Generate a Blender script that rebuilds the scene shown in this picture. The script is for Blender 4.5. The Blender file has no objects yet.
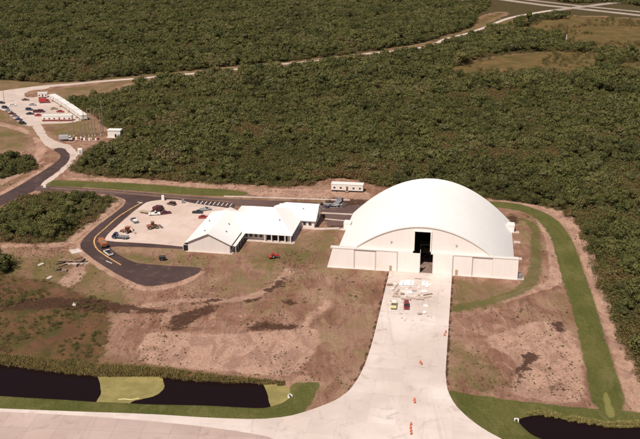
import bpy, math, random
import numpy as np
from mathutils import Vector, Matrix, noise as mnoise
from mathutils.geometry import tessellate_polygon
rnd = random.Random(11)
nr = np.random.default_rng(5)
SC = bpy.context.scene
C = SC.collection
R = math.radians
# ---------------------------------------------------------------- camera
CAM_H = 131.0; PITCH = R(19.6); FPX = 890.0
cd = bpy.data.cameras.new('camera'); cam = bpy.data.objects.new('camera', cd); C.objects.link(cam)
cam.location = (0, 0, CAM_H); cam.rotation_euler = (R(90) - PITCH, 0, 0)
cd.sensor_width = 36; cd.lens = 36 * FPX / 640; cd.clip_start = 1; cd.clip_end = 20000
SC.camera = cam
# ---------------------------------------------------------------- sky + sun
SUN_EL = R(57); SUN_AZ = R(209)                 # compass style, clockwise from +Y : behind and left of the camera
w = bpy.data.worlds.new('World'); SC.world = w; w.use_nodes = True
nt = w.node_tree; nt.nodes.clear()
sky = nt.nodes.new('ShaderNodeTexSky'); sky.sky_type = 'NISHITA'; sky.sun_disc = False
sky.sun_elevation = SUN_EL; sky.sun_rotation = SUN_AZ; sky.dust_density = 2.0; sky.air_density = 1.0; sky.ozone_density = .6
bgn = nt.nodes.new('ShaderNodeBackground'); bgn.inputs[1].default_value = 0.06
wo = nt.nodes.new('ShaderNodeOutputWorld'); nt.links.new(sky.outputs[0], bgn.inputs[0]); nt.links.new(bgn.outputs[0], wo.inputs[0])
sd_ = bpy.data.lights.new('sun', 'SUN'); sun = bpy.data.objects.new('sun', sd_); C.objects.link(sun)
sd_.energy = 5.0; sd_.angle = R(.53); sd_.color = (1.0, .885, .77)
sdir = Vector((math.sin(SUN_AZ) * math.cos(SUN_EL), math.cos(SUN_AZ) * math.cos(SUN_EL), math.sin(SUN_EL)))
sun.rotation_euler = sdir.to_track_quat('Z', 'Y').to_euler(); sun.location = (0, 0, 300)
SC.view_settings.view_transform = 'Standard'; SC.view_settings.look = 'None'
SC.view_settings.exposure = 0.12; SC.view_settings.gamma = 1; SC.view_settings.use_curve_mapping = False

# ---------------------------------------------------------------- helpers
def G(px, py, z=0.0):
    "point of the photo -> point on the ground plane (metres)"
    dx = (px - 320) / FPX; dy = (219.5 - py) / FPX
    d = (dx, math.cos(PITCH) + math.sin(PITCH) * dy, -math.sin(PITCH) + math.cos(PITCH) * dy)
    t = (z - CAM_H) / d[2]
    return Vector((d[0] * t, d[1] * t, z))
AX = R(9.8)                                      # heading of the hangar axis, clockwise from +Y
def tag(o, label=None, cat=None, group=None, kind=None):
    if label: o['label'] = label
    if cat: o['category'] = cat
    if group: o['group'] = group
    if kind: o['kind'] = kind
    return o
def empty(name, loc, rz=0.0):
    o = bpy.data.objects.new(name, None); C.objects.link(o); o.location = loc; o.rotation_euler = (0, 0, rz)
    o.empty_display_size = .5
    return o
class MB:
    def __init__(s): s.v = []; s.f = []
    def add(s, vs, fs):
        n = len(s.v); s.v += [tuple(p) for p in vs]; s.f += [tuple(i + n for i in f) for f in fs]; return s
    def box(s, x0, x1, y0, y1, z0, z1, M=None, bev=0.0, tx=0.0, ty=0.0):
        b = bev
        def ring(x0, x1, y0, y1, z, b):
            if b <= 0: return [(x0, y0, z), (x1, y0, z), (x1, y1, z), (x0, y1, z)]
            return [(x0 + b, y0, z), (x1 - b, y0, z), (x1, y0 + b, z), (x1, y1 - b, z), (x1 - b, y1, z), (x0 + b, y1, z), (x0, y1 - b, z), (x0, y0 + b, z)]
        rings = []
        if b > 0:
            rings = [ring(x0 + b, x1 - b, y0 + b, y1 - b, z0, b * .6), ring(x0, x1, y0, y1, z0 + b, b),
                     ring(x0 + tx, x1 - tx, y0 + ty, y1 - ty, z1 - b, b), ring(x0 + tx + b, x1 - tx - b, y0 + ty + b, y1 - ty - b, z1, b * .6)]
        else:
            rings = [ring(x0, x1, y0, y1, z0, 0), ring(x0 + tx, x1 - tx, y0 + ty, y1 - ty, z1, 0)]
        n = len(rings[0]); vs = [p for r in rings for p in r]; fs = [tuple(range(n))[::-1], tuple(range(n * (len(rings) - 1), n * len(rings)))]
        for k in range(len(rings) - 1):
            for i in range(n): fs.append((k * n + i, k * n + (i + 1) % n, (k + 1) * n + (i + 1) % n, (k + 1) * n + i))
        if M is not None: vs = [M @ Vector(p) for p in vs]
        return s.add(vs, fs)
    def prism(s, prof, y0, y1, inset=0.0, zsplit=None, M=None):
        "profile in (x,z) extruded over y; points above zsplit pulled in by inset"
        def yy(p, y, sg): return y + (sg * inset if zsplit is not None and p[1] > zsplit else 0)
        n = len(prof)
        vs = [(p[0], yy(p, y0, 1), p[1]) for p in prof] + [(p[0], yy(p, y1, -1), p[1]) for p in prof]
        fs = [(i, (i + 1) % n, n + (i + 1) % n, n + i) for i in range(n)]
        tris = tessellate_polygon([[Vector((p[0], p[1], 0)) for p in prof]])
        for t in tris: fs.append(tuple(t)); fs.append(tuple(n + i for i in t)[::-1])
        if M is not None: vs = [M @ Vector(p) for p in vs]
        return s.add(vs, fs)
    def tube(s, a, b, r0, r1=None, n=8, caps=True):
        a = Vector(a); b = Vector(b); r1 = r0 if r1 is None else r1
        q = (b - a).to_track_quat('Z', 'Y')
        vs = []
        for p, r in ((a, r0), (b, r1)):
            for i in range(n):
                t = 2 * math.pi * i / n; vs.append(p + q @ Vector((r * math.cos(t), r * math.sin(t), 0)))
        fs = [(i, (i + 1) % n, n + (i + 1) % n, n + i) for i in range(n)]
        if caps: fs += [tuple(range(n))[::-1], tuple(range(n, 2 * n))]
        return s.add(vs, fs)
    def build(s, name, mat, parent=None, smooth=False):
        me = bpy.data.meshes.new(name); me.from_pydata(s.v, [], s.f); me.validate()
        if mat: me.materials.append(mat)
        o = bpy.data.objects.new(name, me); C.objects.link(o); o.parent = parent
        import bmesh
        bm = bmesh.new(); bm.from_mesh(me); bmesh.ops.recalc_face_normals(bm, faces=bm.faces); bm.to_mesh(me); bm.free()
        if smooth: me.shade_smooth()
        return o
def copy_tree(o, parent=None):
    c = o.copy(); C.objects.link(c); c.parent = parent
    for ch in o.children: copy_tree(ch, c)
    return c

# ---------------------------------------------------------------- materials
class NT:
    def __init__(s, name):
        s.m = bpy.data.materials.new(name); s.m.use_nodes = True; s.t = s.m.node_tree; s.t.nodes.clear()
        s.out = s.n('ShaderNodeOutputMaterial'); s.b = s.n('ShaderNodeBsdfPrincipled'); s.l(s.b.outputs[0], s.out.inputs[0])
        s.b.inputs['Roughness'].default_value = .9; s.b.inputs['Specular IOR Level'].default_value = .25
    def n(s, k, **kw):
        x = s.t.nodes.new(k)
        for a, v in kw.items(): setattr(x, a, v)
        return x
    def l(s, a, b): s.t.links.new(a, b)
    def coord(s, rot=0.0, scale=(1, 1, 1), kind='Object'):
        tc = s.n('ShaderNodeTexCoord'); mp = s.n('ShaderNodeMapping'); mp.inputs['Rotation'].default_value = (0, 0, rot); mp.inputs['Scale'].default_value = scale
        s.l(tc.outputs[kind], mp.inputs[0]); return mp.outputs[0]
    def pos(s, rot=0.0, scale=(1, 1, 1)):
        tc = s.n('ShaderNodeNewGeometry'); mp = s.n('ShaderNodeMapping'); mp.inputs['Rotation'].default_value = (0, 0, rot); mp.inputs['Scale'].default_value = scale
        s.l(tc.outputs['Position'], mp.inputs[0]); return mp.outputs[0]
    def noise(s, vec, scale, detail=4, rough=.55, dist=0.0):
        x = s.n('ShaderNodeTexNoise'); s.l(vec, x.inputs['Vector']); x.inputs['Scale'].default_value = scale
        x.inputs['Detail'].default_value = detail; x.inputs['Roughness'].default_value = rough; x.inputs['Distortion'].default_value = dist
        return x.outputs[0]
    def math(s, op, a, b=0.0, c=None, clamp=False):
        x = s.n('ShaderNodeMath', operation=op, use_clamp=clamp)
        for i, q in enumerate((a, b, c)):
            if q is None: continue
            if isinstance(q, (int, float)): x.inputs[i].default_value = q
            else: s.l(q, x.inputs[i])
        return x.outputs[0]
    def ramp(s, f, lo, hi, a=0.0, b=1.0):
        x = s.n('ShaderNodeMapRange', interpolation_type='SMOOTHSTEP'); s.l(f, x.inputs[0])
        for i, q in zip((1, 2, 3, 4), (lo, hi, a, b)): x.inputs[i].default_value = q
        return x.outputs[0]
    def mix(s, f, a, b, mode='MIX'):
        x = s.n('ShaderNodeMix', data_type='RGBA', blend_type=mode)
        for i, q in ((0, f), (6, a), (7, b)):
            if isinstance(q, (int, float)): x.inputs[i].default_value = q
            elif isinstance(q, tuple): x.inputs[i].default_value = (*q, 1)
            else: s.l(q, x.inputs[i])
        return x.outputs[2]
    def attr(s, name):
        x = s.n('ShaderNodeAttribute', attribute_name=name); return x.outputs['Fac']
    def bump(s, h, strength=.3, dist=.1):
        x = s.n('ShaderNodeBump'); x.inputs['Strength'].default_value = strength; x.inputs['Distance'].default_value = dist
        s.l(h, x.inputs['Height']); s.l(x.outputs[0], s.b.inputs['Normal'])
    def col(s, c):
        if isinstance(c, tuple): s.b.inputs['Base Color'].default_value = (*c, 1)
        else: s.l(c, s.b.inputs['Base Color'])
        return s
def plain(name, c, rough=.6, spec=.3, metal=0.0, var=.12, scale=2.0):
    t = NT(name); p = t.coord(kind='Object'); n = t.noise(p, scale, 5, .6)
    t.col(t.mix(t.ramp(n, .3, .7), tuple(x * (1 - var) for x in c), tuple(min(1, x * (1 + var)) for x in c)))
    t.b.inputs['Roughness'].default_value = rough; t.b.inputs['Specular IOR Level'].default_value = spec; t.b.inputs['Metallic'].default_value = metal
    return t.m
PAINTS = dict(white=(.72, .70, .66), cream=(.62, .575, .54), black=(.02, .02, .022), blue=(.04, .06, .12), navy=(.03, .035, .08), silver=(.36, .36, .37), grey=(.20, .20, .21),
              red=(.36, .035, .035), darkred=(.17, .02, .025), maroon=(.10, .02, .03), orange=(.40, .13, .05), rust=(.27, .11, .055), yellow=(.56, .50, .24), brown=(.14, .07, .04), tan=(.40, .32, .2))
_pm = {}
def paint(k):
    if k not in _pm: _pm[k] = plain('paint ' + k, PAINTS[k], .35, .5, 0, .06)
    return _pm[k]
M_glass = plain('dark glass', (.015, .018, .022), .12, .6, 0, .05)
M_tyre = plain('tyre rubber', (.018, .017, .017), .85, .2)
M_rim = plain('wheel rim', (.3, .3, .3), .4, .5, .3)
M_steel = plain('grey steel', (.24, .24, .25), .5, .4, .4)
M_lamp = plain('lamp glass', (.6, .55, .45), .2, .6)
M_wood = plain('weathered timber', (.24, .17, .13), .85, .2)
M_woodl = plain('pale lumber', (.42, .33, .28), .85, .2)
M_conc = plain('cast concrete', (.50, .44, .40), .9, .2, 0, .15, .6)
M_dark = plain('dark opening', (.02, .018, .018), .7, .2)
M_winglass = plain('window glass', (.04, .045, .05), .12, .6)
M_canvas = plain('white sheeting', (.74, .72, .70), .7, .2)
M_fade = plain('faded paint line', (.60, .58, .54), .9, .1, 0, .25, .8)
M_yel = plain('yellow road paint', (.50, .30, .13), .9, .1, 0, .3, .6)
M_orange = plain('orange plastic', (.55, .17, .10), .6, .3)
def cladding(name, c, pitch=.9, dirt=.10, vertical=True, seamdark=.12, bigpitch=6.0):
    "painted metal sheet: fine seams along the local z / y axis, soft streaks of dirt"
    t = NT(name); tc = t.n('ShaderNodeTexCoord'); sx = t.n('ShaderNodeSeparateXYZ'); t.l(tc.outputs['Object'], sx.inputs[0])
    a = sx.outputs['X'] if vertical else sx.outputs['Y']
    fr = t.math('FRACT', t.math('MULTIPLY', a, 1 / pitch)); seam = t.ramp(t.math('ABSOLUTE', t.math('SUBTRACT', fr, .5)), .44, .5)
    fb = t.math('FRACT', t.math('MULTIPLY', a, 1 / bigpitch)); big = t.ramp(t.math('ABSOLUTE', t.math('SUBTRACT', fb, .5)), .488, .5)
    st = t.noise(t.coord(scale=(1.2, 1.2, .12) if vertical else (.12, 1.2, .12)), 1.0, 5, .6)
    cl = t.noise(t.coord(), .09, 4, .6)
    base = t.mix(t.math('MULTIPLY', t.ramp(st, .42, .78), dirt * 1.6), c, (.50, .42, .34))
    base = t.mix(t.math('MULTIPLY', t.ramp(cl, .4, .7), dirt), base, (.55, .50, .44))
    sd = t.math('MAXIMUM', t.math('MULTIPLY', seam, seamdark), t.math('MULTIPLY', big, seamdark * 2.2), clamp=True)
    base = t.mix(sd, base, (.30, .27, .24)); t.col(base)
    t.b.inputs['Roughness'].default_value = .55; t.bump(t.math('MULTIPLY', seam, 1.0), .3, .04)
    return t.m
M_vault = cladding('white roof membrane', (.79, .775, .755), 1.5, .08, False, .05, 6.0)
M_endwall = cladding('cream end wall sheeting', (.77, .71, .68), 1.0, .10, True, .05, 7.0)
M_door = cladding('cream door sheeting', (.79, .735, .705), 1.0, .08, True, .06, 90.0)
M_roof = cladding('white office roof', (.76, .75, .735), .6, .05, True, .08, 1000)
M_roofv = cladding('white office roof side', (.80, .79, .775), .6, .05, False, .08, 1000)
M_stucco = cladding('cream office wall', (.66, .60, .57), 40., .16, True, .02, 1000)
M_trailer = cladding('white trailer sheeting', (.68, .64, .60), .6, .14, True, .08, 3.6)
M_inner_shade = plain('dark hangar lining', (.05, .046, .042), .9, .1)  # interior shade put into the colour, against light bouncing inside

def concrete(name, c, c2, rot, slab=6.0, crack=.35, stain=.35, dark=(.22, .17, .15)):
    t = NT(name); p = t.pos(rot)
    n1 = t.noise(p, .035, 5, .6); n2 = t.noise(p, .6, 6, .7); n3 = t.noise(p, .18, 5, .65, 1.0)
    b = t.mix(t.ramp(n1, .35, .68), c, c2)
    # slabs of slightly different tone and thin joints
    br = t.n('ShaderNodeTexBrick'); br.offset = 0.0; br.squash = 1.0
    t.l(p, br.inputs['Vector']); br.inputs['Scale'].default_value = 1.0; br.inputs['Brick Width'].default_value = slab; br.inputs['Row Height'].default_value = slab
    br.inputs['Mortar Size'].default_value = .07; br.inputs['Mortar Smooth'].default_value = .6; br.inputs['Color1'].default_value = (.0, .0, .0, 1); br.inputs['Color2'].default_value = (1, 1, 1, 1); br.inputs['Mortar'].default_value = (.5, .5, .5, 1)
    b = t.mix(.055, b, br.outputs['Color'], 'OVERLAY')
    b = t.mix(t.math('MULTIPLY', br.outputs['Fac'], crack), b, dark)
    b = t.mix(t.math('MULTIPLY', t.ramp(n3, .52, .74), stain), b, dark)
    b = t.mix(t.math('MULTIPLY', t.ramp(n2, .55, .8), .18), b, dark)
    # tyre streaks along the travel axis
    st = t.noise(t.pos(rot, (1.0, .03, 1)), .55, 4, .6)
    b = t.mix(t.math('MULTIPLY', t.ramp(st, .58, .72), .16), b, dark)
    t.col(b); t.bump(n2, .2, .03); return t.m
M_tow = concrete('new pale concrete', (.50, .425, .385), (.61, .54, .50), AX, 7.6, .17, .42)
M_apron = concrete('old pinkish concrete', (.38, .29, .255), (.45, .355, .32), R(4.0), 7.6, .5, .45, (.17, .12, .11))
M_lot = concrete('sandy lot surface', (.48, .375, .32), (.56, .455, .40), AX, 9.0, .08, .40, (.34, .24, .2))
M_old = concrete('bleached pavement', (.44, .36, .31), (.52, .43, .385), R(30), 9.0, .15, .45, (.22, .17, .14))
def asphalt(name, c, c2):
    t = NT(name); p = t.pos(); n1 = t.noise(p, .05, 5, .6); n2 = t.noise(p, 1.2, 6, .75); n3 = t.noise(p, .25, 4, .6)
    b = t.mix(t.ramp(n1, .3, .7), c, c2); b = t.mix(t.math('MULTIPLY', t.ramp(n2, .5, .75), .3), b, tuple(x * 1.9 for x in c2))
    b = t.mix(t.math('MULTIPLY', t.ramp(n3, .52, .72), .45), b, (.15, .095, .075)); t.col(b); t.bump(n2, .3, .02); return t.m
M_asph = asphalt('asphalt', (.045, .028, .027), (.068, .042, .038))
M_asph2 = asphalt('dusty asphalt', (.075, .046, .042), (.12, .075, .066))
M_inter = plain('hangar floor', (.20, .14, .12), .8, .2, 0, .3, .4)

# ---------------------------------------------------------------- polygon tools (photo pixels -> metres)
def W(poly, smooth=2):
    pts = [G(*p).to_2d() for p in poly]
    for _ in range(smooth):
        q = []
        for i in range(len(pts)):
            a, b = pts[i], pts[(i + 1) % len(pts)]
            q += [a * .78 + b * .22, a * .22 + b * .78]
        pts = q
    return np.array([[p.x, p.y] for p in pts])
def sdist(poly, X, Y):
    "signed distance in metres, positive inside"
    d = np.full(X.shape, 1e9); ins = np.zeros(X.shape, bool)
    n = len(poly)
    for i in range(n):
        ax, ay = poly[i]; bx, by = poly[(i + 1) % n]
        ex, ey = bx - ax, by - ay; L = ex * ex + ey * ey + 1e-9
        t = np.clip(((X - ax) * ex + (Y - ay) * ey) / L, 0, 1)
        d = np.minimum(d, (X - ax - t * ex) ** 2 + (Y - ay - t * ey) ** 2)
        c = ((ay > Y) != (by > Y)) & (X < (ex) * (Y - ay) / (ey if abs(ey) > 1e-9 else 1e-9) + ax)
        ins ^= c
    return np.where(ins, 1, -1) * np.sqrt(d)
def ribbon(line, wd):
    pts = [G(*p).to_2d() for p in line]; Lf = []; Rt = []
    for i, p in enumerate(pts):
        a = pts[max(i - 1, 0)]; b = pts[min(i + 1, len(pts) - 1)]; t = (b - a).normalized(); nrm = Vector((-t.y, t.x))
        ww = wd[i] if isinstance(wd, (list, tuple)) else wd
        Lf.append(p + nrm * ww / 2); Rt.append(p - nrm * ww / 2)
    return np.array([[p.x, p.y] for p in Lf + Rt[::-1]])
def catmull(line, k=6):
    out = []; n = len(line)
    for i in range(n - 1):
        p0 = line[max(i - 1, 0)]; p1 = line[i]; p2 = line[i + 1]; p3 = line[min(i + 2, n - 1)]
        for j in range(k):
            t = j / k
            out.append(tuple(.5 * ((2 * p1[a]) + (-p0[a] + p2[a]) * t + (2 * p0[a] - 5 * p1[a] + 4 * p2[a] - p3[a]) * t * t + (-p0[a] + 3 * p1[a] - 3 * p2[a] + p3[a]) * t ** 3) for a in (0, 1)))
    return out + [tuple(line[-1])]
def sheet(name, poly, z, mat, thick=0.0, rough_edge=0.0, label=None, kind='structure'):
    pts = [Vector((p[0], p[1], 0)) for p in poly]
    if rough_edge > 0:
        q = []
        for i in range(len(pts)):
            a, b = pts[i], pts[(i + 1) % len(pts)]; k = max(1, int((b - a).length / 1.2))
            for j in range(k):
                p = a.lerp(b, j / k); o = mnoise.noise_vector(p * .22) * rough_edge + mnoise.noise_vector(p * .9) * rough_edge * .4
                q.append(p + Vector((o.x, o.y, 0)))
        pts = q
    tris = tessellate_polygon([pts]); n = len(pts)
    vs = [(p.x, p.y, z) for p in pts]; fs = [tuple(t) for t in tris]
    # face up
    ff = []
    for a, b, c in fs:
        A, B, D = Vector(vs[a]), Vector(vs[b]), Vector(vs[c])
        ff.append((a, b, c) if (B - A).cross(D - A).z > 0 else (a, c, b))
    if thick > 0:
        vs += [(p.x, p.y, z - thick) for p in pts]; ff += [(i, (i + 1) % n, n + (i + 1) % n, n + i) for i in range(n)]
    me = bpy.data.meshes.new(name); me.from_pydata(vs, [], ff); me.materials.append(mat)
    o = bpy.data.objects.new(name, me); C.objects.link(o); o['kind'] = kind
    if label: o['label'] = label
    return o

# ---------------------------------------------------------------- traced outlines
TOW = [(389.9, 269.3), (389.7, 270.5), (388.8, 274), (380, 311), (373, 340), (366, 362), (359, 377), (350, 390), (338, 399), (325, 404.7), (306, 411.6), (287.5, 416.6), (259, 419.4), (212, 418), (150, 414), (70, 411.3), (0, 408.5), (-120, 404),
       (-120, 407), (0, 411.5), (80, 415.5), (150, 421), (200, 426), (244, 432), (275, 438), (330, 470), (560, 470), (500, 438), (485, 430), (470.8, 420), (462, 412), (455, 404.6), (450, 396), (447, 388), (445.5, 374), (446, 364), (449, 320), (451.8, 278), (452.1, 274.6), (452.2, 274)]
APRON = [(-300, 404), (0, 410.5), (100, 416), (200, 425.5), (260, 434), (360, 452), (420, 520), (-300, 520)]
ROADA = [(-80, 226), (-20, 203), (0, 196), (15, 188), (37, 175), (54, 164), (60.5, 158), (60.5, 154), (52, 149.8), (60, 147.5), (66, 150), (70.5, 155.5), (68, 162), (56, 172.5), (42, 182.5), (38, 189.5), (22, 196), (0, 206), (-20, 215), (-80, 240)]
ROADB = [(36, 187), (45, 185.6), (75, 187.6), (110, 190), (142, 192.3), (192, 196.6), (240, 199.5), (285, 201), (328, 203.3), (345, 206), (345, 213), (322, 212), (230, 206), (180, 201), (141, 201), (122, 198), (112.5, 195.5), (100, 193.3), (50, 190.5), (34, 191)]
ROADC = [(112, 194), (145, 196), (190, 199), (236, 203), (234, 209), (212, 206), (190, 203), (155, 200.5), (141, 204.5), (112.5, 229), (104, 238.5), (106, 241.5), (150, 243.8), (190, 245.5), (196, 247), (190, 249.5), (150, 247.5), (108, 246), (115, 252.5), (130, 261), (142.5, 264), (170, 266), (192.5, 267), (202, 268), (198, 274), (180, 281), (155, 286), (142.5, 286), (120, 276), (95, 260.5), (81, 249.5), (80, 242), (95, 227.5), (117.5, 211), (125, 204.3), (126, 199.8), (118, 197)]
LOT = [(105.5, 241), (104.5, 238.5), (112.5, 230), (141.5, 205.5), (148, 201.8), (163, 199.5), (182, 200.3), (190, 203), (212, 206), (234, 209), (250, 235), (196, 248), (150, 243.6)]
FARROAD = [(-420, 190), (-200, 132), (-80, 108), (-20, 97), (0, 92.5), (25, 88.8), (50, 86), (75, 84), (100, 81.5), (150, 77.5), (175, 75.2), (230, 70), (255, 66.6), (320, 60.5), (365, 54), (400, 50.5), (430, 46), (445, 39.3), (470, 32.7), (490, 25.5), (510, 18), (545, 11.5), (565, 9.2)]
FARLOT = [(-30, 98), (0, 93), (25, 88), (50, 86), (48, 89), (31, 90.5), (24, 93.5), (25, 97.5), (36, 97.5), (50, 94), (62, 102), (86, 119), (72, 123), (41, 124), (37, 126), (25, 126), (14, 119), (4, 109), (-30, 107)]
LANE = [(31, 124), (40, 123.5), (44.5, 129), (47, 136), (56, 141.5), (70, 145), (77, 151), (77, 158), (66, 170), (49, 183), (44, 185.5), (39, 184.5), (56, 173.5), (68, 162.5), (71, 155.5), (66, 149.8), (60, 147), (51, 149.5), (44, 144), (36, 133)]
GRASSB = [(45, 186), (49, 182), (55, 179.5), (110, 181.5), (160, 185), (200, 187.5), (247, 190.5), (249, 194.5), (225, 196), (180, 194.5), (142, 191.5), (110, 189), (75, 186.8)]
POND_L = [(-80, 358), (-30, 361), (0, 363.5), (19, 365), (47, 369.4), (94, 374.5), (130, 374.5), (159, 375), (176, 377), (200, 379.7), (237, 381), (265, 382), (287, 384), (289, 389), (289, 395), (282, 400), (273, 403), (263, 405.5), (240, 404.5), (206, 402.5), (150, 401.6), (125, 400), (94, 399), (69, 397), (30, 395), (0, 393), (-80, 389)]
POND_R = [(519, 418.5), (522, 416.3), (535, 413.3), (549.6, 414), (564.5, 418), (594, 422), (609, 426), (619, 425), (640, 425.5), (700, 430), (700, 490), (640, 470), (580, 450), (556, 441), (545, 437), (532, 431.5), (524, 424)]
ALGAE1 = [(94.5, 370), (130, 370), (159, 371), (163, 378), (165, 383), (163, 388), (157, 393), (146, 396), (131, 399), (128, 404), (94, 404), (99, 395), (100.6, 390.6), (99.6, 379.7)]
ALGAE2 = [(261, 376), (264, 384), (268, 394), (270, 402), (270, 410), (296, 400), (294, 380)]
GR_BL = [(-120, 386), (0, 392.5), (60, 395.5), (94, 398), (150, 401), (206, 402), (263, 405), (280, 400.5), (288, 395), (290, 384), (296, 382.6), (321, 381), (316, 394), (307, 411.6), (287, 417), (259, 419.8), (212, 418.5), (150, 414.5), (0, 409), (-120, 404)]
GR_BR = [(446, 389), (463, 392), (480, 394.5), (520, 400), (560, 404.5), (592, 407), (628, 411), (665, 415), (720, 418), (720, 500), (560, 500), (500, 440), (470.8, 420.5), (455, 405)]
STRIP = [(489, 200.8), (510, 202.5), (532, 206.5), (556, 218), (572, 237.5), (584, 270), (601.5, 324), (617, 372), (629, 412), (591, 409), (584.5, 360), (573, 312), (562, 277.7), (552, 239), (541, 222), (526, 212), (505, 208.4), (480, 206.5)]
RING = [(519, 216.8), (528, 219.6), (537.5, 224), (541.5, 233), (542.5, 267.5), (540.5, 280), (534, 288), (517, 297), (480, 306.5), (451.5, 313), (451, 304), (478.5, 299.5), (512, 290), (525, 278), (529.5, 265), (530.6, 233), (528, 224), (518, 220)]
FADE_END = None
PATCH_L = [(46, 128), (50, 134), (60, 139), (100, 140), (103, 130), (90, 121), (86, 119.5), (60, 124), (45, 125)]
VERGE = [(-60, 84), (-60, 100), (0, 91.5), (28, 87.3), (75, 82.8), (140, 77), (140, 74), (100, 76), (60, 80), (0, 76)]
VERGE2 = [(50, 89), (80, 86), (125, 81), (148, 79), (125, 84), (112, 88), (100, 96), (90, 104), (74, 106), (62, 100), (54, 93)]
FIELD_L = [(-60, 110), (0, 108), (14, 120), (26, 128), (31, 138), (30, 149), (20, 152), (0, 150), (-60, 150)]
FIELD_L2 = [(-60, 190), (0, 182), (30, 170), (38, 165), (33, 158), (40, 160), (30, 174), (0, 190), (-60, 205)]
FIELD_L3 = [(-40, 216), (0, 207), (22, 197), (45, 191.5), (112, 196), (124, 200), (124, 204), (118, 210), (95, 227), (80, 240), (60, 244), (0, 245), (-40, 248)]
F_MAIN = [(72, 171), (112, 177), (160, 178.5), (250, 184.5), (300, 186), (328, 181), (365, 183), (388, 187), (420, 190), (490, 198), (530, 203), (562, 209), (579, 221), (590, 240), (602, 276), (613, 308), (626, 343), (642, 376), (662, 403), (760, 520), (1000, 420), (1000, 60), (760, 40), (640, 24),
          (560, 15), (510, 24), (492, 31), (470, 38.5), (447, 45), (433, 51), (400, 56), (366, 60), (320, 67), (250, 73.5), (180, 82), (150, 84), (130, 91), (112, 95), (100, 100), (90, 99), (78, 99), (70, 105), (76, 111), (90, 112), (99, 117), (106, 127), (123, 130), (124, 140), (108, 146), (92, 150), (86, 158), (78, 164)]
F_FAR = [(-500, 84), (0, 79), (30, 82.5), (75, 82), (150, 74.5), (215, 68), (300, 60), (360, 53), (425, 43), (442, 36), (465, 30), (478, 24), (474, 14), (492, 8.5), (486, 2), (470, -4), (440, -16), (-500, -16)]
F_NE = [(570, 5), (600, 2), (625, 4), (640, 6.5), (1000, 34), (1000, -16), (545, -16), (550, -2)]
F_BLOCK = [(-20, 240), (-30, 222), (0, 216), (20, 204), (24, 199), (38, 198), (60, 197), (85, 198.5), (106, 200), (110, 203), (88, 221), (72, 234), (59, 242.5), (30, 242), (0, 240)]
F_L1 = [(-60, 190), (-60, 156), (0, 157), (20, 157), (32, 164), (33, 169), (22, 173), (10, 176), (0, 178.5)]
F_L2 = [(-40, 276), (-40, 262), (0, 258), (10, 263), (16, 266), (13, 270), (0, 273)]
CLEAR = [[(437, 72), (470, 61), (500, 54.5), (560, 51), (600, 52.5), (611, 57), (602, 63), (640, 62), (700, 66), (700, 82), (640, 78), (606, 72), (560, 73.5), (500, 73.5), (455, 76)],
         [(516, 28), (540, 20.5), (565, 15), (640, 23), (1000, 62), (1000, 80), (700, 60), (640, 57), (622, 53), (600, 48), (570, 42), (545, 34)],
         [(318, 190), (316, 181), (330, 177), (366, 180), (372, 190)],
         [(440, -3), (448, 5), (472, 7), (486, 1), (480, -6)]]

# ---------------------------------------------------------------- the ground: one sheet out to the horizon
def axis(lo, hi, step, far_lo, far_hi):
    a = list(np.arange(lo, hi + step, step)); s = step; x = a[-1]
    while x < far_hi: s *= 1.12; x += s; a.append(x)
    s = step; x = lo; b = []
    while x > far_lo: s *= 1.12; x -= s; b.append(x)
    return np.array(b[::-1] + a)
gx = axis(-230, 190, .8, -9000, 9000)
gy = [185.0]
while gy[-1] < 560: gy.append(gy[-1] + .75 + max(0, gy[-1] - 300) * .003)
sy = 1.6
while gy[-1] < 14000: sy = min(sy * 1.012, 1e9) if gy[-1] < 1500 else sy * 1.12; gy.append(gy[-1] + sy)
s = 1.0; pre = []; y = 185.0
while y > -3000: s *= 1.2; y -= s; pre.append(y)
gy = np.array(pre[::-1] + gy)
GX, GY = np.meshgrid(gx, gy); X = GX.ravel(); Y = GY.ravel()
nx, ny = len(gx), len(gy)
def field(polys, w, smooth=2, sel=None):
    "0..1 ramp crossing .5 at the outline, over +-w metres"
    out = np.zeros(X.shape)
    for p in polys:
        q = W(p, smooth) if not isinstance(p, np.ndarray) else p
        m = (X > q[:, 0].min() - w) & (X < q[:, 0].max() + w) & (Y > q[:, 1].min() - w) & (Y < q[:, 1].max() + w)
        d = sdist(q, X[m], Y[m]); out[m] = np.maximum(out[m], np.clip(.5 + d / (2 * w), 0, 1))
    return out
f_grass = field([GRASSB, GR_BL, GR_BR, STRIP], 1.6)
f_ring = field([RING], 3.0)
f_dry = field([PATCH_L, VERGE, VERGE2, FIELD_L, FIELD_L2, FIELD_L3, [(447, 280), (452, 276), (520, 284), (518, 300), (450, 318)], [(446, 330), (452, 388), (500, 396), (510, 372), (480, 360)],
               [(0, 262), (60, 250), (80, 252), (120, 278), (140, 300), (100, 330), (110, 345), (90, 372), (0, 362), (-80, 358), (-80, 262)],
               [(245, 245), (300, 236), (340, 222), (338, 268), (290, 262), (270, 275), (240, 262)],
               [(100, 252), (200, 256), (192, 267), (135, 262)]], 9.0)
f_dry = np.maximum(f_dry, field([ribbon(catmull(FARROAD, 4)[32:], 34)], 8.0) * .95)
f_mead = field(CLEAR[:2] + [[(470, 30), (540, 14), (700, 22), (700, 40), (480, 33)], [(430, 42), (505, 14), (500, 12), (470, 22), (440, 35)]], 20.0)
f_scrub = field([[(-80, 268), (0, 272), (30, 278), (60, 282), (100, 300), (112, 318), (108, 345), (90, 372), (40, 366), (0, 361), (-80, 358)], [(100, 360), (180, 368), (250, 377), (287, 381), (240, 382), (170, 376), (100, 374)]], 5.0)
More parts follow.
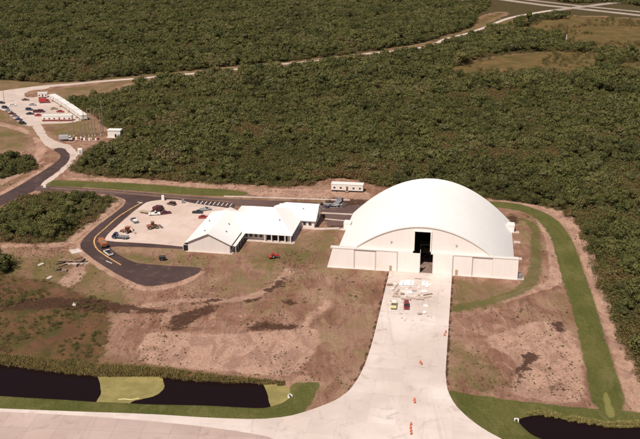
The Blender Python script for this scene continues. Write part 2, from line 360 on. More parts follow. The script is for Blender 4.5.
f_mud = field([[(166, 323), (176, 312), (200, 306), (224, 304), (212, 312), (194, 322), (182, 330), (170, 330)], [(186, 303.5), (205, 299.5), (224, 297.5), (222, 300.5), (204, 304)], [(238, 302.5), (250, 298), (264, 295.5), (262, 299.5), (248, 302.5)], [(260, 298), (268, 286), (280, 278), (291, 276), (286, 283), (274, 292)], [(283, 301), (290, 299), (300, 300), (296, 303.5), (286, 303.5)],
               [(242, 328), (252, 322), (266, 320), (284, 323), (304, 324), (300, 329), (262, 331)], [(118, 303), (140, 305), (172, 309), (160, 313), (130, 310)], [(520, 352), (536, 350), (540, 356), (528, 368), (520, 386), (514, 384), (516, 366)], [(551, 320), (566, 322), (566, 332), (554, 330)], [(546, 382), (562, 384), (566, 391), (548, 390)],
               [(0, 300), (60, 296), (110, 300), (150, 308), (120, 314), (60, 308), (0, 312)], [(506, 213), (519, 216.5), (518, 223), (510, 222)],
               [(326, 196), (352, 198), (372, 200), (355, 216), (348, 228), (326, 228), (322, 212)]], 2.6)
f_mud = np.maximum(f_mud, field([ribbon([(452.6, 276), (449.6, 320), (446.6, 364), (446.2, 376), (448, 390), (456.5, 405.5), (472, 420.5), (500, 438)], 1.0), ribbon([(388.7, 273), (379.2, 311), (372.2, 340), (365, 362), (358, 377), (349, 390)], .9)], .8))
f_sand = field([[(136, 350), (150, 328), (200, 335), (260, 330), (320, 325), (318, 350), (292, 378), (250, 372), (180, 368), (140, 362)], [(480, 340), (505, 330), (545, 318), (574, 330), (582, 360), (590, 405), (520, 398), (508, 388), (520, 360)],
               ribbon(catmull([(120, 311), (180, 300), (230, 300), (268, 290), (292, 268)]), 4.5), ribbon(catmull([(330, 300), (300, 330), (285, 360)]), 3.0),
               [(591, 240), (604, 262), (618, 305), (640, 360), (665, 400), (665, 416), (629, 412), (618, 374), (602, 324), (585, 272), (573, 238), (560, 220), (530, 206), (490, 201), (490, 198.5), (530, 202), (562, 208), (580, 221)],
               [(245, 187), (320, 189), (370, 190), (372, 203), (330, 200), (249, 196)], [(110, 177), (250, 186), (248, 190), (160, 184.5), (75, 179), (60, 178)],
               ribbon(catmull([(0, 246), (40, 243.5), (62, 243.5), (90, 224), (112, 207), (121, 200)]), 5.0), [(76, 262), (90, 262), (80, 282), (60, 292), (30, 302), (58, 282)],
               [(-60, 110), (25, 126), (34, 138), (36, 155), (22, 166), (0, 178), (-60, 196), (-60, 206), (0, 186), (30, 168), (42, 158), (48, 150), (40, 136)]], 3.0)
f_sand = np.maximum(f_sand, field([ribbon(catmull([(-20, 203), (0, 194), (15, 186), (37, 173), (52, 163)]), 3.0), ribbon([(-20, 192), (0, 184), (30, 170), (44, 161)], 2.2),
                                   ribbon(catmull([(80, 242), (82, 251), (95, 262), (120, 278), (142, 288), (158, 288), (182, 283), (203, 271)]), 3.2), ribbon(catmull([(60, 243), (79, 241), (95, 226.5), (117, 210.5), (124.5, 204), (125, 199), (110, 196.5), (100, 194.8)]), 2.0),
                                   ribbon(catmull([(542, 222), (551, 240), (556, 268), (553, 282), (530, 290), (500, 300)]), 5.0)], 1.5))
f_for = field([F_MAIN, F_FAR, F_NE, F_BLOCK, F_L1, F_L2], 3.5)
f_for = np.where(np.maximum(field(CLEAR[:2], 10.0), field(CLEAR[2:], 4.0)) > .5, 0, f_for)
far_out = (Y > 900) & (f_mead < .3) | (np.abs(X) > 700) | (Y > 1400)
f_for = np.where(far_out, np.maximum(f_for, .9), f_for)
f_water = field([POND_L, POND_R], 3.0)
Z = -1.7 * np.clip((f_water - .30) / .5, 0, 1) ** 1.0
swale = field([[(604, 390), (608, 393), (612, 404), (616, 416), (607, 417), (604, 404)]], 1.5)
Z -= .35 * swale
# gentle unevenness away from the paving
pave = field([TOW, APRON, ROADA, ROADB, ROADC, LOT, FARLOT, LANE, [(322, 245), (322, 275), (530, 290), (530, 200), (430, 185), (350, 200)], [(180, 252), (236, 262), (330, 232), (335, 200), (210, 196)]], 6.0)
hn = .5 * np.sin(X * .11 + 2 * np.sin(Y * .05)) * np.sin(Y * .13 + np.sin(X * .07)) + .35 * np.sin(X * .31 + 1.3) * np.sin(Y * .27 + .4 * np.sin(X * .2))
Z += np.where(Y < 900, 1, 0) * .28 * hn * (1 - np.clip(pave * 2.0, 0, 1)) * (1 - np.clip(f_water * 2, 0, 1)) - .22 * (1 - np.clip(pave * 2.5, 0, 1)) * 1.0
me = bpy.data.meshes.new('ground')
me.vertices.add(nx * ny); me.vertices.foreach_set('co', np.stack([X, Y, Z], 1).astype(np.float32).ravel())
ii = np.arange(nx - 1)[None, :] + (np.arange(ny - 1) * nx)[:, None]
quads = np.stack([ii, ii + 1, ii + 1 + nx, ii + nx], -1).reshape(-1, 4).astype(np.int32)
nq = len(quads); me.loops.add(nq * 4); me.polygons.add(nq)
me.loops.foreach_set('vertex_index', quads.ravel()); me.polygons.foreach_set('loop_start', np.arange(0, nq * 4, 4, dtype=np.int32)); me.polygons.foreach_set('loop_total', np.full(nq, 4, dtype=np.int32))
me.update(calc_edges=True); me.shade_smooth()
for nm, f in (('grass', f_grass), ('ring', f_ring), ('dry', f_dry), ('mead', f_mead), ('scrub', f_scrub), ('mud', f_mud), ('sand', f_sand), ('forest', f_for), ('swale', swale)):
    a = me.attributes.new(nm, 'FLOAT', 'POINT'); a.data.foreach_set('value', f.astype(np.float32))
def gz(x, y):
    i = int(np.clip(np.searchsorted(gx, x), 1, nx - 1)); j = int(np.clip(np.searchsorted(gy, y), 1, ny - 1))
    return float(Z[j * nx + i])
def ground_mat():
    t = NT('ground earth and grass'); t.b.inputs['Roughness'].default_value = 1.0; t.b.inputs['Specular IOR Level'].default_value = .05
    p = t.pos(); n_l = t.noise(p, .012, 4, .55); n_m = t.noise(p, .06, 5, .6, .6); n_s = t.noise(p, .35, 6, .65, .5); n_f = t.noise(p, 1.6, 6, .7)
    stk = t.noise(t.pos(R(62), (1, .10, 1)), .75, 5, .65, .6); stk2 = t.noise(t.pos(R(-74), (1, .11, 1)), .9, 5, .68, .6); n_p = t.noise(p, 4.0, 3, .7)
    # bare earth, pinkish brown
    wrm = t.n('ShaderNodeTexNoise'); t.l(p, wrm.inputs['Vector']); wrm.inputs['Scale'].default_value = .45; wrm.inputs['Detail'].default_value = 5; wrm.inputs['Distortion'].default_value = 2.5; wrm.inputs['Roughness'].default_value = .6
    sq = t.ramp(t.math('ABSOLUTE', t.math('SUBTRACT', wrm.outputs[0], .5)), .0, .035, 1, 0)
    n_x = t.noise(t.pos(R(12), (1, .5, 1)), .16, 7, .72, .8)
    b = t.mix(t.ramp(n_m, .38, .62), (.200, .102, .068), (.310, .185, .132))
    b = t.mix(t.math('MULTIPLY', t.ramp(n_x, .51, .63), .62), b, (.44, .28, .205))
    b = t.mix(t.math('MULTIPLY', t.ramp(n_x, .49, .36), .55), b, (.105, .056, .037))
    b = t.mix(t.math('MULTIPLY', t.ramp(stk, .53, .66), .35), b, (.105, .058, .038))
    b = t.mix(t.math('MULTIPLY', t.ramp(stk2, .53, .66), .35), b, (.37, .24, .18))
    b = t.mix(t.math('MULTIPLY', t.ramp(n_f, .50, .68), .5), b, (.105, .062, .040))
    b = t.mix(t.math('MULTIPLY', t.ramp(n_p, .54, .66), .30), b, (.40, .26, .195))
    b = t.mix(t.math('MULTIPLY', t.math('MULTIPLY', sq, t.ramp(n_m, .40, .6)), .35), b, (.09, .05, .035))
    def edge(name, amt=.5, lo=.44, hi=.56, extra=None):
        a = t.attr(name); q = t.math('ADD', a, t.math('MULTIPLY', t.math('SUBTRACT', n_s, .5), amt))
        q = t.math('ADD', q, t.math('MULTIPLY', t.math('SUBTRACT', n_f, .5), amt * .6)); q = t.math('ADD', q, t.math('MULTIPLY', t.math('SUBTRACT', n_x, .5), amt * .8))
        r = t.ramp(q, lo, hi); return r if extra is None else t.math('MULTIPLY', r, extra)
    # thin weeds anywhere on the bare earth
    b = t.mix(t.math('MULTIPLY', t.math('MULTIPLY', t.ramp(n_l, .44, .58), t.ramp(n_x, .46, .56)), .62), b, (.140, .122, .046))
    b = t.mix(edge('dry', .9, .42, .75, t.math('ADD', t.math('MULTIPLY', t.ramp(n_x, .40, .58), .55), .30)), b, t.mix(t.ramp(n_m, .3, .7), (.108, .098, .035), (.165, .118, .055)))
    b = t.mix(edge('sand', .8, .40, .66, .8), b, t.mix(t.ramp(n_f, .35, .7), (.50, .335, .255), (.33, .195, .14)))
    b = t.mix(t.math('MULTIPLY', t.math('MULTIPLY', sq, t.attr('sand')), .28), b, (.17, .09, .062)); b = t.mix(t.math('MULTIPLY', t.ramp(n_x, .54, .44), t.math('MULTIPLY', t.attr('sand'), .5)), b, (.20, .115, .085))
    b = t.mix(edge('scrub', 1.0, .40, .62, .92), b, t.mix(t.ramp(n_x, .40, .60), t.mix(t.ramp(n_m, .42, .58), (.060, .056, .018), (.100, .052, .030)), t.mix(t.ramp(n_s, .4, .6), (.150, .070, .042), (.105, .072, .030))))
    b = t.mix(edge('mud', 2.2, .44, .74, .92), b, t.mix(t.ramp(n_f, .35, .7), (.036, .018, .013), (.095, .048, .033)))
    b = t.mix(edge('mead', .8, .3, .6), b, t.mix(t.ramp(n_m, .3, .7), (.092, .070, .026), t.mix(t.ramp(n_x, .42, .58), (.180, .108, .050), (.120, .090, .035))))
    gcol = t.mix(t.ramp(n_m, .3, .7), (.066, .076, .019), (.102, .100, .031)); gcol = t.mix(t.math('MULTIPLY', t.ramp(n_f, .4, .72), .5), gcol, (.165, .145, .06))
    gcol = t.mix(t.math('MULTIPLY', t.ramp(stk2, .5, .66), .45), gcol, (.055, .062, .016)); gcol = t.mix(t.math('MULTIPLY', t.ramp(n_s, .55, .75), .4), gcol, (.15, .12, .055))
    b = t.mix(edge('ring', .7, .42, .66, .75), b, gcol)
    gcol = t.mix(t.math('MULTIPLY', t.ramp(n_x, .50, .64), .55), gcol, (.155, .135, .055)); b = t.mix(edge('grass', .75, .42, .60), b, gcol)
    b = t.mix(edge('swale', .5, .45, .6), b, (.185, .175, .062))
    b = t.mix(edge('forest', .5, .42, .56), b, t.mix(t.ramp(n_s, .35, .65), (.045, .040, .016), (.095, .070, .034)))
    t.col(b); t.bump(t.math('ADD', n_f, n_s), .9, .35); return t.m
me.materials.append(ground_mat())
go = bpy.data.objects.new('ground', me); C.objects.link(go); tag(go, kind='structure')

# ---------------------------------------------------------------- paving sheets
sheet('apron', W(APRON, 1), .02, M_apron, .3)
sheet('taxiway', W(TOW, 1), .06, M_tow, .35)
sheet('access_road', W(ROADA, 2), .03, M_asph, .3, .15)
sheet('cross_road', W(ROADB, 1), .045, M_asph2, .3, .15)
sheet('loop_road', W(ROADC, 1), .06, M_asph, .3, .15)
sheet('parking_lot', W(LOT, 1), .09, M_lot, .3, .2)
sheet('gravel_lane', W(LANE, 2), .015, M_old, .3, .9)
sheet('far_parking_lot', W(FARLOT, 1), .045, M_old, .3, .8)
fr = catmull(FARROAD, 4); sheet('far_road', ribbon(fr, [(8.5 if i < 26 else max(5.2, 8.5 - (i - 26) * .35)) + max(0, (i - 76) * .45) for i in range(len(fr))]), .03, M_old, .3, .4)
M_hwy = plain('bleached highway paving', (.30, .245, .21), .95, .1, 0, .15, .03)
sheet('highway', ribbon([(440, -9), (500, -.5), (545, 5.5), (585, 9.5), (640, 15.5), (760, 28), (1000, 56)], 16), .05, M_hwy)
sheet('highway_carriageway', ribbon([(470, -8), (520, -.8), (570, 5), (605, 8.5), (640, 12), (760, 23), (1000, 50)], 12), .07, M_hwy)
sheet('highway_ramp', ribbon([(555, 10.5), (580, 7.2), (612, 3.2), (640, -1), (700, -12)], 14), .09, M_hwy)
sheet('distant_yard', W([(444, -2), (450, 4.5), (470, 6), (484, 1.5), (478, -4)], 1), .1, M_hwy, 0, 3)
M_walk = plain('walkway concrete', (.46, .38, .34), .95, .1, 0, .15, .3)
for ln, ww in (([(322, 213), (352, 214.5)], 1.6), ([(298, 227.8), (318, 229), (340, 228.5)], 2.2), ([(325, 219), (346, 221)], 1.2), ([(247, 240.3), (293, 243), (298, 229)], 2.0), ([(224, 196.3), (330, 199.8), (350, 200)], 1.5)):
    sheet('walkway', ribbon(ln, ww), .12, M_walk, .3)
sheet('yard_pavement', W([(329, 204.6), (352, 205.6), (367, 204), (361, 209), (349, 226), (327, 226), (326, 214)], 0), .03, M_asph2, .2, .8)
sheet('crossing_slab', W([(69, 250.3), (79, 248.6), (82.5, 252), (72, 254)], 0), .15, M_conc, .4)
# painted lines
sheet('road_line', ribbon(catmull([(141, 203), (129, 210), (117.5, 217.5), (105, 228.5), (96.5, 236), (94.5, 239.5), (94.2, 243), (96, 247.5), (100, 251.7), (110, 258.5), (121, 265)]), .55), .09, M_yel)
sheet('road_line', ribbon([(137.5, 202.2), (142.5, 203)], .7), .09, M_fade)
sheet('road_line', ribbon([(106, 261), (112, 263.5)], .4), .09, M_fade)
sheet('road_line', ribbon([(50, 188.1), (110, 191.7), (180, 198.4), (230, 202)], .25), .075, M_yel)
for k in range(9):
    x = 196 + k * 4.2; y = 200.7 + k * .33
    sheet('parking_line', ribbon([(x, y + 3.2), (x + 2.6, y + .2)], .35), .105, M_fade)
# ---------------------------------------------------------------- water and its weed
t = NT('dark ditch water'); n = t.noise(t.pos(), .8, 4, .6); t.col((.010, .005, .005)); t.b.inputs['Roughness'].default_value = .14; t.b.inputs['IOR'].default_value = 1.33; t.b.inputs['Specular IOR Level'].default_value = .12; t.bump(n, .12, .05); M_water = t.m
t = NT('floating duckweed'); a = t.noise(t.pos(), .25, 5, .6); b2 = t.noise(t.pos(), 2.5, 5, .7); c_ = t.mix(t.ramp(a, .35, .7), (.195, .165, .058), (.27, .225, .085)); t.col(t.mix(t.math('MULTIPLY', t.ramp(b2, .5, .75), .4), c_, (.14, .14, .04))); t.bump(b2, .4, .03); M_weed = t.m
def grow(poly, d):
    c = poly.mean(0); v = poly - c; return c + v * (1 + d / np.maximum(np.linalg.norm(v, axis=1), 1))[:, None]
sheet('ditch_water', grow(W(POND_L, 1), 3.0), -.72, M_water)
sheet('ditch_water', grow(W(POND_R, 1), 3.0), -.72, M_water)
tag(sheet('duckweed', W(ALGAE1, 2), -.70, M_weed, 0, .35), 'yellow green weed covering the middle of the long ditch', 'pond weed', kind='stuff')
tag(sheet('duckweed', W(ALGAE2, 2), -.70, M_weed, 0, .3), 'yellow green weed at the closed right end of the ditch', 'pond weed', kind='stuff')
b = MB(); P1 = [G(118, 397.4), G(124, 396.9), G(131, 397.6), G(139, 396.2)]
for i in range(3): b.tube(P1[i] + Vector((0, 0, -.66)), P1[i + 1] + Vector((0, 0, -.66)), .17, n=6)
tag(b.build('floating_boom', paint('yellow')), 'thin yellow boom floating on the weed in the ditch', 'boom')

# ================================================================ HANGAR
HO = G(329.5, 267)
def UV(u, v, z=0.0):
    c, s_ = math.cos(AX), math.sin(AX); return Vector((HO.x + u * c + v * s_, HO.y - u * s_ + v * c, z))
def inuv(px, py, z=0.0):
    p = G(px, py, z) - HO; c, s_ = math.cos(AX), math.sin(AX); return p.x * c - p.y * s_, p.x * s_ + p.y * c
hg = empty('hangar', UV(0, 0, 0), -AX); tag(hg, 'huge white barrel roofed hangar with cream sliding doors facing the concrete', 'hangar')
UC, HW, TOPZ, HH, LEN = 35.0, 34.7, 18.1, 8.2, 63.0
def apt(t, off=0.0):
    "point of the parabolic arch, t in -1..1, pushed out along its normal"
    x = HW * t; z = TOPZ * (1 - t * t); nx_, nz_ = 2 * TOPZ * t / HW, 1.0; l = math.hypot(nx_, nz_)
    return UC + x + nx_ / l * off, z + nz_ / l * off
def arch(v0, v1, o_out, o_in, n=72, zmin=0.0):
    mb = MB(); tm = math.sqrt(1 - zmin / TOPZ); ts = [-tm + 2 * tm * i / n for i in range(n + 1)]
    for v in (v0, v1):
        for o_ in (o_out, o_in):
            for t in ts: x, z = apt(t, o_); mb.v.append((x, v, max(-.2, z)))
    m = n + 1
    for i in range(n):
        mb.f += [(i, i + 1, 2 * m + i + 1, 2 * m + i), (m + i, m + i + 1, 3 * m + i + 1, 3 * m + i), (i, i + 1, m + i + 1, m + i), (2 * m + i, 2 * m + i + 1, 3 * m + i + 1, 3 * m + i)]
    return mb
roof = arch(1.6, LEN, 0, -.25).build('roof', M_vault, hg)
lin = arch(2.6, LEN - .6, -.30, -.5).build('shade_lining', M_inner_shade, hg)  # added inner skin, near-black to stand for the shade indoors
arch(1.3, 1.6, .03, -.35).build('arch_trim', paint('white'), hg)
OU0, OU1, OZ = 31.9, 37.7, 16.0                      # tall slot for the tail fins
def arch_pts(off, z0, n=40):
    tm = math.sqrt(1 - z0 / TOPZ); return [apt(-tm + 2 * tm * i / n, off) for i in range(n + 1)]
ap = arch_pts(-.02, HH)
prof = ap + [(OU1, HH), (OU1, OZ), (OU0, OZ), (OU0, HH)]
MB().prism(prof, 1.63, 1.9).build('front_wall', M_endwall, hg)
MB().prism(arch_pts(-.04, 0.0), LEN - .4, LEN - .1).build('rear_wall', M_endwall, hg)
b = MB(); b.box(OU0 - .45, OU0, 1.2, 1.95, HH + .1, OZ + .3); b.box(OU1, OU1 + .45, 1.2, 1.95, HH + .1, OZ + .3); b.box(OU0, OU1, 1.2, 1.95, OZ, OZ + .3)
b.build('slot_frame', paint('white'), hg)
b = MB(); b.box(0.3, OU0 - .46, -.1, 1.9, HH - .35, HH); b.box(OU1 + .46, 70.0, -.1, 1.9, HH - .35, HH); b.build('door_track', paint('cream'), hg)
b = MB(); b.box(9.5, OU0 - .5, .75, 1.15, HH - .75, HH - .36); b.box(OU1 + .5, 69.8, .75, 1.15, HH - .75, HH - .36); b.build('track_rail', M_steel, hg)
# outriggers that carry the open doors
b = MB(); b.prism([(-.9, 0), (9.35, 0), (9.35, HH + .12), (1.3, HH + .12)], .0, .35); b.build('side_wall', M_door, hg)
b = MB(); b.prism([(60.9, 0), (70.25, 0), (70.1, HH + .12), (60.9, HH + .12)], .0, .35); b.build('side_wall', M_door, hg)
# the shallow flat wings between the arch and the wall ends
b = MB(); b.box(1.4, 9.3, .37, 1.55, HH - .2, HH + .05); b.build('wing_cap', paint('cream'), hg)
b = MB(); b.box(61.0, 70.0, .37, 1.55, HH - .2, HH + .05); b.build('wing_cap', paint('cream'), hg)
edges = [9.45, 17.6, 25.8, 34.3]
for i in range(3):
    off = (.32, .02, -.26)[i]
    d = MB().box(edges[i], edges[i + 1] - .12, off, off + .3, .12, HH - .30).build('sliding_door', M_door, hg)
    for q in (edges[i] + .15, edges[i + 1] - .27): MB().box(q - .09, q + .09, off - .05, off, .15, HH - .32).build('door_stile', paint('cream'), d)
    if i == 1:
        MB().box(edges[2] - 3.0, edges[2] - 2.0, off - .07, off, .2, 2.3).build('access_door', paint('tan'), d)
MB().box(34.18, 34.3, -.26, .9, .12, HH + .9).build('door_edge', paint('white'), hg)
edges = [38.9, 46.4, 53.6, 60.95]
for i in range(3):
    off = (-.26, .02, .32)[i]
    d = MB().box(edges[i] + .06, edges[i + 1] - .06, off, off + .3, .12, HH - .30).build('sliding_door', M_door, hg)
    for q in (edges[i] + .2, edges[i + 1] - .2): MB().box(q - .08, q + .08, off - .04, off, .15, HH - .32).build('door_stile', paint('cream'), d)
    if i == 1: MB().box(edges[1] + 1.0, edges[1] + 2.0, off - .07, off, .2, 2.3).build('access_door', paint('tan'), d)
for uu, zz in ((23.2, 11.2), (47.4, 11.3)):
    f = MB().box(uu - .3, uu + .3, 1.35, 1.62, zz - .25, zz + .3).build('flood_light', M_steel, hg)
    MB().box(uu - .24, uu + .24, 1.31, 1.35, zz - .18, zz + .2).build('lamp_glass', M_lamp, f)
MB().box(.5, 69.5, .4, LEN - .5, -.2, .14).build('floor', M_inter, hg)
b = MB(); b.box(-.9, 33.9, -.5, .35, -.1, .1); b.box(38.6, 70.3, -.5, .35, -.1, .1); b.build('door_sill', M_conc, hg)
# porches, doors and plant on the flanks
for side, vv, pch in ((1, 50.0, 1), (1, 38.0, 0), (1, 20.0, 0), (-1, 41.0, 1), (-1, 20.0, 0)):
    xx = 69.7 if side > 0 else .3
    if pch:
        x0, x1 = (xx - 2.0, xx + .9) if side > 0 else (xx - .9, xx + 2.0)
        p_ = MB().box(x0, x1, vv, vv + 4.4, .1, 3.0).build('porch', M_endwall, hg)
        MB().box(x0 - .1, x1 + .1, vv - .1, vv + 4.5, 3.0, 3.12).build('porch_roof', paint('white'), p_)
        MB().box(min(x1 if side > 0 else x0, (x1 if side > 0 else x0) + side * .04), max(x1 if side > 0 else x0, (x1 if side > 0 else x0) + side * .04), vv + 1.1, vv + 2.2, .15, 2.3).build('porch_door', paint('grey'), p_)
    dx = xx + side * .4
    MB().box(min(dx, dx + side * 2.6), max(dx, dx + side * 2.6), vv - .3, vv + 2.2, -.1, .12).build('door_pad', M_walk, hg)
b = MB(); b.box(70.4, 71.8, 1.0, 2.4, .1, 1.7, bev=.1); un = b.build('air_unit', paint('grey'), hg)
MB().box(70.3, 72.6, -.2, 2.6, -.1, .09).build('unit_pad', M_walk, hg)
# a work platform standing inside the open door
b = MB()
for x in (33.5, 37.5, 41.5):
    for y in (14.0, 18.0): b.tube((x, y, .14), (x, y, 6.0), .09, n=6)
for z in (3.0, 6.0): b.box(33.3, 41.7, 13.8, 18.2, z, z + .12)
for x in (33.5, 37.5): b.tube((x, 14, .2), (x + 4, 14, 3.0), .05, n=5); b.tube((x + 4, 14, 3.1), (x, 14, 6.0), .05, n=5)
wp = b.build('work_platform', paint('tan')); wp.location = UV(0, 0); wp.rotation_euler = (0, 0, -AX)
tag(wp, 'tall steel work platform just inside the open hangar doors', 'work platform')

# ================================================================ OFFICE BUILDING
of = empty('office_building', UV(-50, 6.5, 0), -AX); tag(of, 'low cream office building with sprawling white gabled roofs beside the sandy car park', 'office building')
# local frame: x = u + 50, y = v - 6.5
def wing_y(name, x0, x1, y0, y1, eave, ridge, ov, mat, fov=1.2, hip_back=0.0, th=.28):
    "gable roof whose ridge runs along y"
    xm = (x0 + x1) / 2; mb = MB(); s_ = (ridge - eave) / (xm - x0); ze = eave - ov * s_
    for z, e in ((0, 0), (th, 1)):
        mb.v += [(x0 - ov, y0 - fov, ze + z), (xm, y0 - fov, ridge + z), (x1 + ov, y0 - fov, ze + z), (x0 - ov, y1 + ov, ze + z), (xm, y1 + ov - hip_back, ridge + z), (x1 + ov, y1 + ov, ze + z)]
    mb.f += [(0, 1, 4, 3), (1, 2, 5, 4), (6, 7, 10, 9), (7, 8, 11, 10), (0, 1, 7, 6), (1, 2, 8, 7), (0, 3, 9, 6), (2, 5, 11, 8), (3, 4, 10, 9), (4, 5, 11, 10)]
    if hip_back > 0: mb.f += [(3, 4, 5), (9, 10, 11)]
    return mb.build(name, mat, of)
def wing_x(name, x0, x1, y0, y1, eave, ridge, ov, mat, hip0=0.0, hip1=0.0, th=.28):
    ym = (y0 + y1) / 2; mb = MB(); s_ = (ridge - eave) / (ym - y0); ze = eave - ov * s_
    for z in (0, th):
        mb.v += [(x0 - ov, y0 - ov, ze + z), (x0 - ov + hip0, ym, ridge + z), (x0 - ov, y1 + ov, ze + z), (x1 + ov, y0 - ov, ze + z), (x1 + ov - hip1, ym, ridge + z), (x1 + ov, y1 + ov, ze + z)]
    mb.f += [(0, 1, 4, 3), (1, 2, 5, 4), (6, 7, 10, 9), (7, 8, 11, 10), (0, 1, 7, 6), (1, 2, 8, 7), (3, 4, 10, 9), (4, 5, 11, 10), (0, 3, 9, 6), (2, 5, 11, 8)]
    if hip0: mb.f += [(0, 1, 2), (6, 7, 8)]
    if hip1: mb.f += [(3, 4, 5), (9, 10, 11)]
    return mb.build(name, mat, of)
# west wing, gable towards the camera
MB().prism([(-8.2, 0), (9.0, 0), (9.0, 4.0), (.4, 7.9), (-8.2, 4.0)], .2, 33.5).build('wall', M_stucco, of)
r1 = wing_y('roof', -8.2, 9.0, .2, 36.5, 4.05, 8.0, .9, M_roofv, .7, 9.0)
# middle block behind and beside it
MB().box(9.05, 29.5, 17.6, 46.0, 0, 3.4).build('wall', M_stucco, of)
r2 = wing_x('roof', 2.0, 30.2, 16.2, 48.0, 3.45, 9.1, .8, M_roof, 9.0, 11.0)
# east wing, ridge across
MB().prism([(35.3, 0), (50.6, 0), (50.6, 3.5), (42.95, 7.6), (35.3, 3.5)], 20.0, 36.6, M=Matrix(((0, 1, 0, 0), (1, 0, 0, 0), (0, 0, 1, 0), (0, 0, 0, 1)))).build('wall', M_stucco, of)
r3 = wing_x('roof', 16.5, 36.7, 35.3, 50.6, 3.55, 7.95, .8, M_roof, 7.0, 0.0)
# fascia seams, vents, windows, doors, porch
for (x, y, z) in ((-2.6, 5.5, 6.6), (5.4, 8.5, 5.7), (4.5, 16, 6.2), (24, 24.0, 6.3), (31, 40.0, 6.3), (-5, 20, 5.6)):
    v = MB().tube((x, y, z - .8), (x, y, z + .55), .22, n=10).build('roof_vent', paint('grey'), of); MB().tube((x, y, z + .55), (x, y, z + .7), .34, n=10).build('vent_cap', M_steel, v)
def window(x0, x1, y, z0, z1, axis='x', sgn=-1):
    if axis == 'x':
        f = MB().box(x0 - .1, x1 + .1, y - .09, y - .01, z0 - .1, z1 + .1).build('window', paint('cream'), of); MB().box(x0, x1, y - .12, y - .092, z0, z1).build('pane', M_winglass, f)
    else:
        f = MB().box(y + .01, y + .09, x0 - .1, x1 + .1, z0 - .1, z1 + .1).build('window', paint('cream'), of); MB().box(y + .092, y + .12, x0, x1, z0, z1).build('pane', M_winglass, f)
for k in range(4): window(10.6 + k * 2.1, 11.8 + k * 2.1, 17.6, 1.0, 2.5)
MB().box(20.0, 28.6, 17.45, 17.59, .1, 2.9).build('dark_entrance', M_dark, of)  # flat near-black panel across the porch opening
for x in (19.6, 22.4, 25.2, 28.0, 30.3):
    MB().box(x - .22, x + .22, 15.5, 15.94, .1, 3.2).build('porch_column', paint('cream'), of)
MB().box(18.8, 31.6, 14.6, 17.4, -.1, .16).build('porch_floor', M_walk, of)
for k in range(5): window(1.5 + k * 3.0, 3.2 + k * 3.0, 9.0, 1.0, 2.6, 'y')
for k in range(3): window(20.0 + k * 4.2, 22.6 + k * 4.2, 29.5, 1.0, 2.5, 'y')
for k in range(2): window(38.5 + k * 5.6, 40.6 + k * 5.6, 36.6, 1.0, 2.5, 'y')
for x in (31.8, 34.2): window(x, x + 1.2, 35.3, 1.0, 2.4)
MB().box(9.01, 9.1, 16.4, 17.4, .1, 2.3).build('door', paint('brown'), of)
MB().box(-8.9, 9.6, -.5, .19, -.1, .12).build('foundation', M_walk, of)
MB().box(-10.2, -8.3, .6, 3.0, .1, 2.5, bev=.05).build('plant_enclosure', M_dark, of)
MB().box(-10.35, -10.2, .3, .45, .1, 3.9).build('plant_post', paint('white'), of); MB().box(-10.5, -8.2, .2, .35, 2.5, 2.7).build('plant_fence', paint('cream'), of)
MB().box(8.95, 10.0, -.6, 17.0, -.1, .13).build('side_path', M_walk, of)
# long overhang shading the east side of the west wing
MB().box(9.95, 11.4, .8, 16.6, 3.05, 3.2).build('canopy', paint('white'), of)
for k in range(5): MB().box(11.1, 11.3, 1.0 + k * 3.8, 1.2 + k * 3.8, .1, 3.05).build('canopy_post', paint('cream'), of)

# ================================================================ TRAILERS, HUTS
def site_trailer(label, pa, pb, h=3.1, depth=3.3, wins=4, group=None, roofc='white', cat='trailer', wallc=None, trim=None):
    A, B = G(*pa), G(*pb); L = (B - A).length; rz = math.atan2(B.y - A.y, B.x - A.x)
    e = empty('site_trailer', A, rz); tag(e, label, cat, group)
    bd = MB().box(0, L, 0, depth, .55, h, bev=.05).build('body', wallc or M_trailer, e)
    MB().box(-.12, L + .12, -.12, depth + .12, h, h + .14).build('roof', paint(roofc), e)
    MB().box(.15, L - .15, .12, depth - .12, .02, .54).build('skirting', M_dark, e)
    n = wins; st = L / n
    for k in range(n):
        x = st * (k + .5)
        if k == n // 2:
            d = MB().box(x - .45, x + .45, -.07, -.005, .6, 2.6).build('door', paint('brown'), e)
            MB().box(x + .25, x + .34, -.11, -.07, 1.5, 1.62).build('handle', M_steel, d)
            MB().box(x - .8, x + .8, -1.3, -.12, .03, .5).build('steps', M_wood, e)
        else:
            w_ = MB().box(x - .55, x + .55, -.06, -.005, 1.35, 2.35).build('window', paint('cream'), e)
            MB().box(x - .46, x + .46, -.09, -.061, 1.43, 2.27).build('pane', M_winglass, w_)
    if trim: MB().box(0.05, L - .05, -.03, -.006, .6, 1.15).build('trim_band', paint(trim), e)
    return e
site_trailer('long cream site trailer with dark windows parked behind the hangar at the forest edge', (331.2, 191), (363, 192.4), 3.5, 4.0, 5)
e = site_trailer('red trimmed white trailer across the near end of the far car park', (42, 121.5), (72, 121.3), 3.6, 3.6, 6, trim='red')
TL = [((49.5, 99.2), (57.5, 104.0)), ((58, 104.3), (65.5, 109.2)), ((66, 109.5), (73.5, 115.0)), ((74, 115.3), (81.5, 120.6))]
TLL = ['white site trailer at the far end of the diagonal row of trailers', 'second white site trailer from the far end of the diagonal row', 'third white site trailer from the far end of the diagonal row', 'white site trailer at the near end of the diagonal row of trailers']
for (a, b_), l_ in zip(TL, TLL): site_trailer(l_, a, b_, 3.3, 4.2, 3, 'trailers in the diagonal row')
site_trailer('short white trailer at the head of the far car park beyond the red truck', (38, 98), (47.5, 97.6), 3.4, 3.2, 3)
